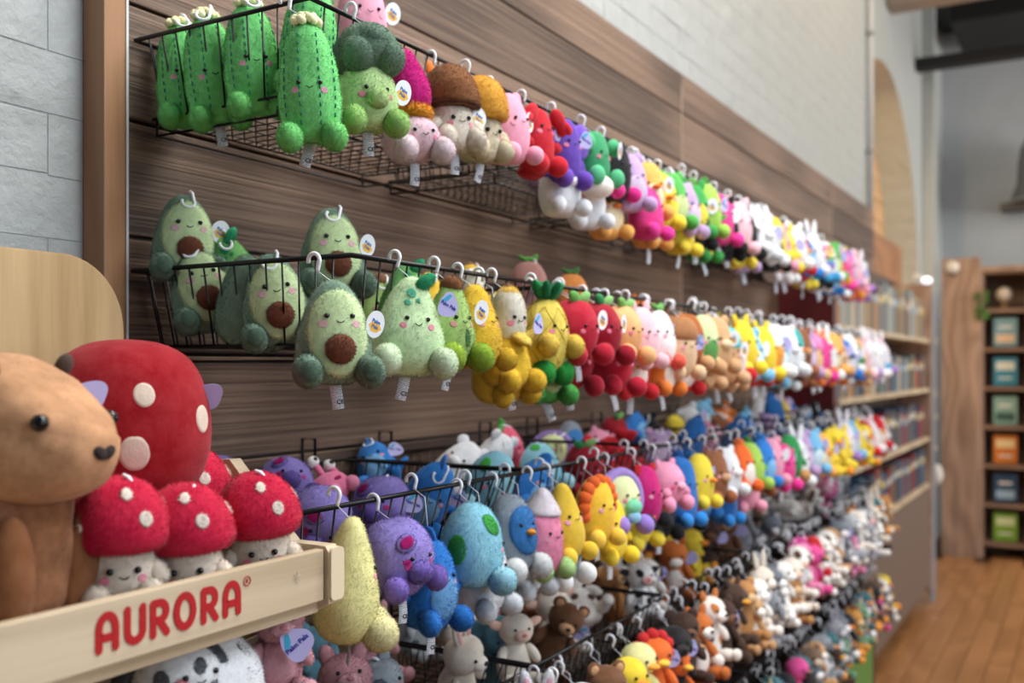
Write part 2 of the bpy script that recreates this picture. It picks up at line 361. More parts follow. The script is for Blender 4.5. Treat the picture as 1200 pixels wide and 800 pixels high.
class Toy:
    def __init__(s, lod): s.lod = lod; s.parts = []; s.top = .12; s.seed = random.random()*9; s.side = (.0, .034, .075); s.xback = 0; s.fur = .0030
    def put(s, name, me, label=None, parent=None, kind=None):
        s.parts.append((name, me, label, parent, kind)); return len(s.parts)-1
    def fuzz(s, mb, v, f, count, ln):
        tri = []
        for q in f:
            for k in range(1, len(q)-1): tri.append((q[0], q[k], q[k+1]))
        tri = np.array(tri); a, b, c = v[tri[:, 0]], v[tri[:, 1]], v[tri[:, 2]]
        N = np.cross(b-a, c-a); ar = np.linalg.norm(N, axis=1); N /= (ar[:, None]+1e-12)
        ce = v.mean(0); 
        if ((N*((a+b+c)/3-ce)).sum()) < 0: N = -N
        idx = rng.choice(len(tri), count, p=ar/ar.sum()); u = rng.random((count, 2)); m = u.sum(1) > 1; u[m] = 1-u[m]
        p = a[idx]+(b-a)[idx]*u[:, :1]+(c-a)[idx]*u[:, 1:]; n = N[idx]
        d = n+rng.normal(0, .65, (count, 3))+[0, 0, -.35]; d /= np.linalg.norm(d, axis=1)[:, None]
        w = rng.normal(0, 1, (count, 3)); w = np.cross(w, d); w /= np.linalg.norm(w, axis=1)[:, None]
        sg = np.sign((np.cross(w, d)*n).sum(1)); sg[sg == 0] = 1; w = w*sg[:, None]
        L = ln*(.6+.8*rng.random((count, 1))); wd = .00028*max(1, ln/.003)
        p0 = p-n*.0004
        V = np.stack([p0-w*wd, p0+w*wd, p0+d*L], 1).reshape(-1, 3)
        mb.add(V, [(3*i, 3*i+1, 3*i+2) for i in range(count)])
        return n
    def solid(s, name, v, f, col, label=None, parent=None, fur=1.0, fl=None, mat=None, amp=.0008):
        v = np.asarray(v, float)
        if s.lod < 2 and amp:
            c = v.mean(0); d = v-c; l = np.linalg.norm(d, axis=1)[:, None]+1e-9; v = v+d/l*lump(v, amp, s.seed)[:, None]
        mb = MB().add(v, f); m = mat or plush(col)
        if s.lod == 0 and fur > 0:
            # smooth normals for the skin, skin normals for the fibres
            tmp = MB().add(v, f).mesh('t', m); nn = np.array([q.normal[:] for q in tmp.vertices]); bpy.data.meshes.remove(tmp)
            ext = v.max(0)-v.min(0); A = PI*(ext[0]*ext[1]+ext[1]*ext[2]+ext[0]*ext[2])/3*3
            cnt = int(min(20000, A*fur*.62e6)); n = s.fuzz(mb, v, f, max(cnt, 60), fl or s.fur)
            mb.hn = np.concatenate([nn, np.repeat(n, 3, 0)])
        return s.put(name, mb.mesh(name, m), label, parent)
    def lathe(s, name, prof, R, H, col, sx=1, sy=1, c=(0, 0, 0), label=None, fur=1.0, ribs=0, rib=.0, parent=None, mat=None, bend=0):
        nz, na = ((30, 40), (16, 20), (10, 12))[s.lod]
        q = spline(PROF[prof], nz); V = [(c[0], c[1], c[2]+q[0, 1]*H)]
        for r, z in q[1:-1]:
            for k in range(na):
                t = 2*PI*k/na; rr = R*r*(1-rib*abs(math.cos(ribs*t/2))**6 if ribs else 1)
                V.append((c[0]+rr*sx*math.cos(t)+bend*z*z, c[1]+rr*sy*math.sin(t), c[2]+z*H))
        V.append((c[0]+bend, c[1], c[2]+q[-1, 1]*H)); L = len(V)-1; F = []
        for k in range(na): F.append((0, 1+(k+1) % na, 1+k))
        for i in range(nz-3):
            for k in range(na): a = 1+i*na; l = (k+1) % na; F.append((a+k, a+l, a+na+l, a+na+k))
        for k in range(na): a = 1+(nz-3)*na; F.append((a+k, a+(k+1) % na, L))
        i = s.solid(name, V, F, col, label, parent, fur, mat=mat)
        return LB(prof, R, H, sx, sy, c), i
    def ell(s, name, c, r, col, rot=(0, 0, 0), label=None, parent=None, fur=1.0, fl=None, mat=None, sub=None, amp=.0006):
        v, f = ico(sub or (4, 3, 2)[s.lod]); v = (v*np.array(r))@rotm(*rot).T+np.array(c)
        i = s.solid(name, v, f, col, label, parent, fur if max(r) > .005 else 0, fl, mat, amp if max(r) > .006 else 0)
        return EB(c, r), i
    def patch(s, name, base, y0, z0, ry, rz, col, off=.0012, bulge=0, az=0, label=None, parent=None, fur=.6, mat=None, rot=0, ctr=None):
        nr, na = ((8, 32), (5, 20), (3, 12))[s.lod]; V = []; nrm = []
        p, n = base.at(y0, z0); V.append(p+n*(off+bulge))
        cr, sr = math.cos(rot), math.sin(rot)
        for i in range(1, nr+1):
            u = i/nr
            for k in range(na):
                t = 2*PI*k/na; a, b = ry*u*math.cos(t), rz*u*math.sin(t)
                p, n = base.at(y0+a*cr-b*sr, z0+a*sr+b*cr)
                V.append(p+n*((off if i < nr else -.0006)+bulge*math.sqrt(max(0, 1-u*u))))
        F = [(0, 1+k, 1+(k+1) % na) for k in range(na)]
        for i in range(nr-1):
            for k in range(na): a = 1+i*na; l = (k+1) % na; F.append((a+k, a+na+k, a+na+l, a+l))
        V = np.array(V)
        if az: c = np.array(base.c); V = (V-c)@rotm(0, 0, az).T+c
        return s.solid(name, V, F, col, label, parent, fur, mat=mat, amp=0)
    def face(s, base, z, dy, eye=.0026, cheek='e58aa0', smile=.004, parent=None, mz=None, cheekr=.0045, eyemat=None):
        for q in (-1, 1):
            p, n = base.at(q*dy, z)
            if s.lod < 2: 
                v, f = ico(3 if s.lod == 0 else 2); s.put('eye', MB().add(v*eye+p+n*eye*.35, f).mesh('eye', plain('08080a', .12)), None, parent)
            else:
                v, f = ico(1); s.put('eye', MB().add(v*eye*1.2+p+n*eye*.3, f).mesh('eye', plain('08080a', .2)), None, parent)
            if cheek and s.lod < 2: s.patch('cheek', base, q*(dy+.0045), z-.0085, cheekr, cheekr*.9, cheek, off=.0007, parent=parent, fur=0)
        if smile and s.lod < 2:
            z1 = mz if mz else z-.0065; pts = []
            for t in np.linspace(-1, 1, 9):
                p, n = base.at(t*smile, z1+abs(t)**2*smile*.55); pts.append(p+n*.0018)
            s.put('mouth', MB().tube(pts, .0006, 5).mesh('mouth', plain('10100f', .7)), None, parent)
    def feet(s, R, col, r=.0145, x=None, z=.012, spread=None, sole=None, turn=.35):
        x = R*.85 if x is None else x; spread = spread or R*.72
        for q in (-1, 1):
            b, i = s.ell('foot', (x, q*spread, z), (r*1.05, r*.9, r*1.05), col, (0, 0, q*turn), fur=1.1)
            if sole and s.lod < 2: s.patch('sole', EB((x, q*spread, z), (r*1.05, r*.9, r*1.05)), q*spread, z+.001, r*.62, r*.7, sole, off=.0008, parent=i)
    def arms(s, col, x, y, z, r=(.007, .0075, .016), tilt=.5, fwd=.5):
        for q in (-1, 1): s.ell('arm', (x, q*y, z), r, col, (-q*tilt*-1, -fwd, 0))
    def ears(s, style, hc, hr, col, inner=None):
        x, y, z = hc; rx, ry, rz = hr
        for q in (-1, 1):
            if style == 'round': c, r, rot = (x, q*ry*.72, z+rz*.8), (.005, .0115, .0115), (0, 0, 0)
            elif style == 'point': c, r, rot = (x, q*ry*.6, z+rz*.95), (.005, .009, .015), (-q*.35, 0, 0)
            elif style == 'long': c, r, rot = (x-.002, q*ry*.42, z+rz*1.35), (.005, .0085, .026), (-q*.2, -.15, 0)
            elif style == 'flop': c, r, rot = (x+.002, q*ry*1.02, z-.002), (.009, .006, .022), (q*.25, 0, 0)
            elif style == 'side': c, r, rot = (x, q*ry*1.15, z+rz*.35), (.005, .015, .008), (q*.3, 0, 0)
            elif style == 'big': c, r, rot = (x-.002, q*ry*1.05, z+.004), (.005, .021, .024), (0, 0, q*.4)
            else: return
            b, i = s.ell('ear', c, r, col, rot)
            if inner and s.lod < 2:
                s.ell('inner_ear', (c[0]+.0035, c[1], c[2]), (.003, r[1]*.62, r[2]*.66), inner, rot, parent=i)
CH = 'e2a0b0'
def k_bean(T, c, foot=None, R=.0365, H=.108, prof='egg', ears=None, earc=None, inner=None, belly=None, muz=None, beak=None, cheek=CH,
           mane=None, cap=None, leaf=None, spots=None, arms=None, tail=None, horn=None, sx=.92, sy=1, ez=.6, fin=None, hat=None, stripe=None, back=None):
    b, bi = T.lathe('body', prof, R, H, c, sx, sy); T.top = H; T.side = (0, R*.9, H*.62)
    T.feet(R, foot or c, r=.0142)
    if arms: T.arms(arms, .012, R*.95, H*.42)
    hc = (0, 0, H*.66); hr = (R*.85, R*.9, H*.34)
    if ears: T.ears(ears, hc, hr, earc or c, inner)
    if belly: T.patch('belly', b, 0, H*.36, R*.62, H*.24, belly, off=.0012)
    if cap: T.lathe('hair_top', 'dome', R*.95, H*.42, cap, sx, sy, (0, 0, H*.63)); T.top = H*1.05
    if mane:
        n = 11 if T.lod < 2 else 7
        for k in range(n):
            t = -.6+(PI+1.2)*k/(n-1); T.ell('mane_tuft', (0.006, R*1.0*math.cos(t), H*.6+R*1.0*math.sin(t)), (.012, .0115, .0115), mane)
    T.face(b, H*ez, R*.36, cheek=cheek)
    if muz: p, n = b.at(0, H*.5); bb, i = T.ell('muzzle', p, (.009, .013, .0095), muz)
    if beak: p, n = b.at(0, H*.53); T.ell('beak', p+n*.004, (.009, .008, .0045), beak)
    if leaf:
        for q, a in ((-1, .5), (1, .9), (0, .1)): T.ell('leaf', (0, q*.011, H+.004), (.007, .0125, .004), leaf, (q*a, 0, q*.4), fur=.5)
    if spots:
        for y, z, r in ((-.35, .78, .16), (.25, .84, .1), (.5, .5, .13), (-.62, .42, .13)):
            T.patch('spot', b, y*R, z*H, r*R*1.2, r*R*1.2, spots, off=.0012, fur=.3)
        for a in (1.6, 3.0, 4.5): T.patch('spot', b, 0, H*.55, R*.3, R*.3, spots, az=a, fur=.3)
    if tail: T.ell('tail', (-R*.9, 0, H*.2), (.013, .011, .011), tail)
    if horn: T.lathe('horn', 'cone', .006, .022, horn, c=(.004, 0, H*.95))
    if fin: 
        T.ell('fin', (-.004, 0, H*.98), (.016, .004, .016), fin)
        for q in (-1, 1): T.ell('fin', (0, q*R*1.1, H*.38), (.008, .018, .006), fin, (q*.5, 0, 0))
    if hat: T.lathe('hat', 'cone', R*.75, .04, hat, c=(0, 0, H*.8)); T.top = H*.8+.04
    if stripe:
        for i, cc in enumerate(stripe): T.patch('stripe', b, 0, H*(.86-.1*i), R*(.5+.1*i), H*.045, cc, fur=.3)
def k_animal(T, c, ears='round', earc=None, inner=None, muz=None, nose='2a2022', belly=None, limb=None, tail=None, mane=None, beak=None, horn=None,
             spots=None, trunk=None, patch_=None, foot=None, stripe=None, hcol=None, cheek=None):
    hcol = hcol or c
    b, _ = T.lathe('body', 'egg', .031, .078, c, .9, 1)
    h, hi = T.ell('head', (.010, 0, .094), (.0285, .0315, .0275), hcol)
    T.top = .121; T.side = (.0, .03, .08)
    for q in (-1, 1):
        T.ell('leg', (.032, q*.024, .012), (.019, .0115, .0115), limb or c, (0, -.1, q*.3)); 
        T.ell('paw', (.049, q*.029, .014), (.0095, .0115, .0115), foot or limb or c)
        T.ell('arm', (.017, q*.03, .052), (.0085, .009, .019), limb or c, (q*.45, -.5, 0))
    T.ears(ears, (.008, 0, .094), (.028, .031, .027), earc or hcol, inner)
    if patch_: T.patch('eye_patch', h, .013, .1, .009, .010, patch_)
    if mane:
        for k in range(9):
            t = -.7+(PI+1.4)*k/8; T.ell('mane_tuft', (.004, .033*math.cos(t), .094+.03*math.sin(t)), (.011, .010, .010), mane)
    T.face(h, .099, .0125, cheek=cheek, smile=0 if (muz or beak) else .004)
    if muz:
        m, mi = T.ell('muzzle', (.036, 0, .088), (.011, .0145, .0105), muz); 
        if T.lod < 2: T.ell('nose', (.0465, 0, .0915), (.003, .0045, .003), nose, parent=mi)
    if beak: T.ell('beak', (.039, 0, .09), (.012, .0105, .005), beak)
    if trunk: T.ell('trunk', (.042, 0, .079), (.008, .008, .021), trunk, (0, -.35, 0))
    if belly: T.patch('belly', b, 0, .038, .019, .025, belly)
    if tail: T.ell('tail', (-.034, 0, .022), (.012, .01, .01), tail)
    if horn: T.lathe('horn', 'cone', .005, .022, horn, c=(.014, 0, .117))
    if spots:
        for y, z, r in ((-.012, .055, .007), (.015, .04, .008), (-.017, .028, .006)): T.patch('spot', b, y, z, r, r, spots, fur=.3)
        for a in (1.5, 2.6, 3.9, 5.0): T.patch('spot', b, 0, .045, .010, .012, spots, az=a, fur=.3)
        T.patch('spot', h, -.014, .104, .008, .009, spots, fur=.3)
    if stripe:
        for i in range(3): T.patch('stripe', b, 0, .065-.014*i, .02, .002, stripe, fur=.2)
def k_avocado(T, slim=1):
    b, _ = T.lathe('body', 'avo', .043, .118, '7d9a84', .80, 1.0); T.top = .118; T.side = (0.005, .036, .068)
    T.patch('flesh', b, 0, .0575, .0350, .0510, 'e4f7c4', off=.0022, label='pale green flesh panel')
    o = T.seed
    class B2:                                     # offset copy of the body surface so that the face sits on the panel
        c = b.c
        def at(s, y, z): p, n = b.at(y, z); return p+n*.0022, n
    bb = B2(); T.face(bb, .076, .0135, eye=.0030, cheek='e8b4c0', mz=.0685, cheekr=.005)
    T.patch('seed', bb, 0, .040, .0165, .0165, '7d4a35', off=.001, bulge=.006, label='brown padded seed')
    T.feet(.043, '7f9a86', r=.0175, x=.030, z=.015, spread=.035, sole='5f7964')
def k_pickle(T, H=.142):
    R = .036; b, _ = T.lathe('body', 'cuke', R*1.03, H, '80de84', .92, 1.0, ribs=8, rib=.03); T.top = H+.012; T.side = (0, .033, .09)
    for q in (-1, 1):
        for a, zz in ((q*.012, 0), (q*.030, 0)):
            pts = [np.add(*[k*w for k, w in zip(b.at(a*(1-.25*abs(z/H-.4)), z), (1, .0006))]) for z in np.linspace(.018, H*.9, 22)]
            mb = MB()
            for i in range(0, 21, 2): mb.tube([pts[i], pts[i+1]], .0008, 5)
            T.put('stitching', mb.mesh('stitching', plain('137f74', .8)), 'teal running stitch')
    T.face(b, H*.47, .0125, cheek='f0a8c4', cheekr=.0045)
    V = []; F = []; rt = random.Random(2); u, f = ico(1 if T.lod else 2); n0 = 0
    for k in range(46):
        d = np.array([rt.gauss(0, 1), rt.gauss(0, 1), abs(rt.gauss(0, .8))]); d /= np.linalg.norm(d)
        V.append(u*.0042*rt.uniform(.8, 1.3)+d*[.0135, .0155, .0105]+[0, 0, H]); F += [tuple(i+n0 for i in q) for q in f]; n0 += len(u)
    T.solid('tuft', np.concatenate(V), F, 'f6f6c4', 'pale yellow fluffy tuft', fur=.25, amp=0)
    T.feet(R, '86e082', r=.0162, x=.028, z=.004, spread=.026)
def k_broccoli(T):
    b, _ = T.lathe('body', 'egg', .037, .085, 'cdeaa8', .95, 1); T.top = .128; T.side = (0, .034, .05)
    T.face(b, .047, .013)
    for c, r in (((0, 0, .098), (.034, .036, .030)), ((.014, -.018, .088), (.022, .021, .022)), ((.016, .019, .088), (.021, .020, .021)), ((-.014, .016, .092), (.022, .023, .022)), ((-.014, -.017, .092), (.022, .021, .022)), ((.010, 0, .108), (.024, .024, .018))):
        T.ell('floret', c, r, '78947e', label='grey green floret')
    T.ell('snout', (.035, 0, .036), (.010, .013, .012), 'c9e6a0'); T.feet(.037, 'b0dc84', r=.0155, z=.008)
def k_bulb(T):
    b, _ = T.lathe('body', 'ball', .037, .062, 'f3d3dd', 1, 1); T.top = .150; T.side = (0, .032, .05)
    T.face(b, .036, .013)
    v, f = ico(3); T.solid('collar', v*[.026, .026, .010]+[0, 0, .064], f, 'eda32c', 'shaggy orange collar', fur=4 if T.lod == 0 else 0, fl=.008)
    T.lathe('bulb', 'pear', .029, .085, 'd21d86', c=(0, 0, .064), label='magenta bulb'); T.feet(.037, 'f6e3e9', r=.016)
def k_mushroom(T, cap='8a5a35', under='5b3522', body='efe6d6', spots=None, foot=None, capr=.039, H=.12):
    b, _ = T.lathe('body', 'pod', .031, H*.66, body, 1, 1.05); T.top = H; T.side = (0, .03, .05)
    cb, ci = T.lathe('cap', 'cap', capr, H*.52, cap, 1.03, 1.03, (0, 0, H*.50), label='rounded cap')
    if under: T.lathe('cap_rim', 'cap', capr*1.0, H*.13, under, 1.0, 1.08, (0, 0, H*.51), label='dark band under the cap')
    if spots:
        cb.sy = cb.sx = 1.03
        for az, zz, r in ((.42, .50, .0068), (.05, .84, .0048), (1.75, .55, .007), (2.9, .4, .007), (4.0, .6, .007), (5.2, .35, .0065)):
            T.patch('spot', cb, 0, H*.50+H*.52*zz, r, r, spots, az=az, off=.0009, label='white felt dot', fur=.3, parent=ci)
    T.face(b, H*.36, .0115, eye=.0032); T.feet(.031, foot or body, r=.0155, x=.026, z=.016)
    T.arms(body, .014, .031, H*.3, r=(.008, .009, .013))
def k_lobster(T):
    b, _ = T.lathe('body', 'egg', .031, .105, 'bf1f2e', .9, 1); T.top = .108; T.side = (0, .03, .07); T.face(b, .072, .012)
    for q in (-1, 1):
        a, i = T.ell('claw', (.016, q*.036, .085), (.012, .013, .024), 'b81727', (q*.6, 0, 0)); T.ell('claw_tip', (.022, q*.048, .078), (.008, .008, .014), 'cf2735', (q*1, 0, 0), parent=i)
        T.ell('arm', (.008, q*.034, .045), (.012, .014, .010), 'b81727')
    T.feet(.031, 'cf2433', r=.016); T.ell('tail', (-.01, 0, .004), (.022, .024, .012), 'a81522')
def k_butterfly(T):
    b, _ = T.lathe('body', 'egg', .031, .115, '6243a8', .9, 1); T.top = .115; T.side = (.01, .02, .08); T.face(b, .075, .012)
    for q in (-1, 1):
        w, i = T.ell('wing', (-.004, q*.042, .082), (.008, .032, .030), '7450bd', (q*.3, 0, q*.3)); T.ell('wing_spot', (.005, q*.045, .084), (.003, .01, .01), 'd7c95a', parent=i)
        T.ell('wing', (-.004, q*.038, .035), (.008, .024, .022), '5b3da0', (0, 0, q*.3))
    T.feet(.031, '6a48b2', r=.016)
def k_turtle(T):
    b, _ = T.lathe('body', 'egg', .034, .10, '3f9a68', .9, 1); T.top = .10; T.side = (.02, .028, .07); T.face(b, .062, .012)
    for q in (-1, 1):
        T.ell('arm', (.016, q*.038, .075), (.010, .016, .016), '4fb47c'); T.ell('foot', (.034, q*.03, .02), (.013, .016, .017), '57b884')
    T.ell('shell', (-.018, 0, .055), (.028, .036, .045), '7a56b5', label='purple padded shell'); T.ell('belly', (.012, 0, .004), (.03, .034, .022), 'efe8dd')
def k_pear(T, c='d2edbc', foot='e2f3d2', leaf='2f9b6a', spots='59b795'):
    b, _ = T.lathe('body', 'pear', .044, .115, c, .85, 1); T.top = .116; T.side = (.01, .031, .085)
    T.face(b, .066, .0125, eye=.0026, cheek='e890a4', mz=.058); T.feet(.044, foot, r=.0172, x=.034, z=.017, spread=.034)
    T.ell('leaf', (.013, .012, .110), (.006, .014, .0085), leaf, (.7, .3, .3), label='green leaf', fur=.4)
    for y, z, r in ((-.006, .095, .0056), (-.011, .084, .0036), (.001, .087, .0024)): T.patch('spot', b, y, z, r, r, spots, fur=.2)
def k_kiwi(T):
    b, _ = T.lathe('body', 'pear', .038, .105, 'a8c878', .8, 1, label='green body'); T.top = .106; T.side = (.008, .03, .07)
    T.lathe('stalk_top', 'dome', .013, .016, '8a5a38', c=(0, 0, .096)); T.face(b, .062, .012, cheek='c98f86')
    T.patch('leaf_motif', b, .004, .038, .004, .012, '5c8f55'); T.ell('bottom', (-.004, 0, .006), (.028, .03, .012), '8a6246')
    T.feet(.038, '9fbf3f', r=.0165, x=.034, z=.014, spread=.026)
def k_banana(T):
    b, _ = T.lathe('body', 'banana', .033, .085, 'ecc63a', 1, 1.0, label='yellow peel'); h, _ = T.lathe('banana_flesh', 'pod', .024, .075, 'f2efe0', 1, 1, (0, 0, .062), label='white banana flesh')
    T.top = .137; T.side = (.01, .03, .09); T.face(h, .098, .009, mz=.092)
    T.lathe('peel_tip', 'dome', .016, .02, 'e6bd45', c=(0, 0, .12)); T.ell('stem', (0, 0, .139), (.006, .006, .005), '8d6a4a')
    for q, a in ((-1, 2.2), (1, -2.2), (0, 0)):
        T.ell('peel_flap', (.026 if q == 0 else .004, q*.034, .070), (.019 if q == 0 else .010, .012 if q == 0 else .022, .006), 'f0d56b', (q*.55, .5 if q == 0 else 0, 0))
    T.feet(.033, 'f0c93c', r=.0155, x=.032, z=.012)
def k_pineapple(T):
    b, _ = T.lathe('body', 'egg', .039, .108, 'eed968', .92, 1, ribs=12, rib=.035); T.top = .114; T.side = (.016, .031, .08); T.face(b, .068, .013)
    mb = MB()
    for k in range(7):
        for sgn in (-1, 1):
            pts = []
            for z in np.linspace(.014, .095, 14):
                t = k*2*PI/7+sgn*(z-.014)*22; r = np.interp(z, b.z, b.r)+.0002; pts.append((r*.92*math.cos(t), r*math.sin(t), z))
            mb.tube(pts, .0007, 4)
    T.put('quilting', mb.mesh('quilting', plain('c9ad3d', .9)), 'darker quilting seams')
    for k in range(7): t = k*2*PI/7; T.ell('crown_leaf', (.014*math.cos(t), .014*math.sin(t), .118), (.0065, .005, .017), '2f9e5e' if k % 2 else '1f7f54', (-.6*math.sin(t), .6*math.cos(t), 0), fur=.4)
    T.feet(.039, 'efd25e', r=.0155, z=.04, x=.034)
    for q in (-1, 1): T.ell('base_foot', (.024, q*.022, .0), (.016, .017, .017), '2fa344', label='green foot')
def k_apple(T, c='b51a33', leaf='69ad56'):
    b, _ = T.lathe('body', 'ball', .041, .098, c, .95, 1); T.top = .10; T.side = (.01, .036, .066); T.face(b, .056, .013, cheek='e77b96')
    for q in (-1, 1): T.ell('leaf', (.012, q*.011, .100), (.006, .014, .009), leaf if q < 0 else '8cc474', (q*.6, .3, 0), fur=.3)
    T.feet(.041, c, r=.0165)
def k_earth(T):
    b, _ = T.lathe('body', 'egg', .044, .108, '93cfe2', .95, 1, label='light blue globe body'); T.top = .108; T.side = (.0, .04, .06); T.face(b, .058, .013)
    T.patch('continent', b, -.014, .082, .011, .013, '46b04a', az=-.5, off=.0018, label='green continent patch'); T.patch('continent', b, .0, .05, .014, .02, '46b04a', az=-2.2, off=.0018)
    T.patch('continent', b, 0, .05, .012, .02, '46b04a', az=2.2, off=.0018); T.feet(.044, 'a9dcea', r=.017, x=.038)
def k_octopus(T):
    b, _ = T.lathe('body', 'ball', .044, .092, '9c8cd4', .95, 1.0); T.top = .092; T.side = (0, .042, .05); T.face(b, .05, .014, cheek='d0408e', smile=0)
    T.patch('crater', b, .0, .068, .013, .009, '9a86d2', off=.0028, rot=.4, az=-.45); T.patch('crater_pit', b, .0, .068, .0085, .0055, 'c41e7f', off=.0045, rot=.4, az=-.45, label='magenta mouth pad')
    T.patch('spot', b, .002, .047, .005, .003, 'c41e7f', az=-.55, label='small magenta spot')
    T.ell('muzzle', (.040, -.004, .034), (.014, .015, .013), '7d68bb')
    for q in (-1, 1): T.ell('foot', (.030, q*.034, .018), (.013, .0145, .015), '8c73c8', (0, 0, q*.4))
def k_cheese(T):
    b, _ = T.lathe('body', 'pear', .041, .135, 'e9e5a2', .85, 1, label='pale yellow body'); T.top = .135; T.side = (.005, .03, .08); T.face(b, .082, .011)
    for y, z, a in ((-.0, .098, .75), (.0, .072, -.6), (0, .05, 2.6), (0, .09, 3.6)): T.patch('hole', b, y, z, .0035, .010, 'b09a72', az=a, fur=0, label='brown oval spot')
    T.feet(.041, 'efe9b4', r=.0185, x=.036, z=.012, spread=.022)
def k_penguin(T, c='8f9ba6', face='3f84c4'):
    b, _ = T.lathe('body', 'egg', .038, .112, c, .92, 1, label='grey body'); T.top = .112; T.side = (.012, .03, .07)
    T.patch('blue_front', b, 0, .064, .028, .034, face, off=.002, label='blue front'); T.face(b, .072, .012, eye=.003, cheek='d06c86'); p, n = b.at(0, .062); T.ell('beak', p+n*.004, (.008, .006, .004), 'e8a03a')
    T.feet(.038, 'e6e9ea', r=.0165)
    for q in (-1, 1): T.ell('flipper', (.0, q*.038, .056), (.007, .008, .024), '1c1f26', (q*.4, 0, 0))
def k_lion(T): k_bean(T, 'f2c33b', mane='e2672a', foot='f4cb4c')
def k_rainbow(T):
    b, _ = T.lathe('body', 'ball', .040, .096, 'dfe8b0', .9, 1); T.top = .104; T.side = (.01, .035, .06)
    for i, (c, r) in enumerate((('a287cf', .046), ('f08fb7', .040))):
        mb = MB().tube([(.004-.004*i, r*math.cos(t), .052+r*math.sin(t)*1.05) for t in np.linspace(-.35, PI+.35, 22)], .009, 10)
        V = np.concatenate(mb.V); T.solid('rainbow_band', V, mb.F, c)
    T.face(b, .062, .013); T.ell('muzzle', (.034, 0, .042), (.012, .018, .015), '79cfa5'); T.ell('chin', (.036, 0, .026), (.010, .015, .012), '8fc4e0'); T.feet(.040, '9a7fd0', r=.0165)
def k_alien(T):
    b, _ = T.lathe('body', 'ball', .030, .055, 'e77fa6', 1, 1.2); T.top = .09; T.side = (0, .03, .03)
    for y, z in ((-.026, .07), (.004, .085), (.03, .068)):
        T.ell('eye_stalk', (0, y, z-.018), (.006, .006, .02), 'e77fa6'); e, i = T.ell('eyeball', (0, y, z), (.0105, .0105, .0105), 'f4f4f2')
        v, f = ico(3); T.put('pupil', MB().add(v*.0045+[.0085, y, z], f).mesh('pupil', plain('0a0a0a', .2)), None, i)
    T.patch('mouth', b, 0, .03, .009, .004, 'a3154a'); T.feet(.03, 'ee93b4', r=.013)
def k_pig(T, c='ee9dbb'):
    b, _ = T.lathe('body', 'ball', .040, .086, c, 1, 1); T.top = .088; T.side = (.01, .036, .06); T.face(b, .052, .014, cheek='e2638f', smile=0)
    T.ell('snout', (.041, 0, .046), (.007, .011, .008), 'f4b3cb'); T.ears('point', (0, 0, .05), (.036, .036, .03), c); T.feet(.040, c, r=.015); T.arms(c, .028, .03, .032, r=(.011, .009, .011))

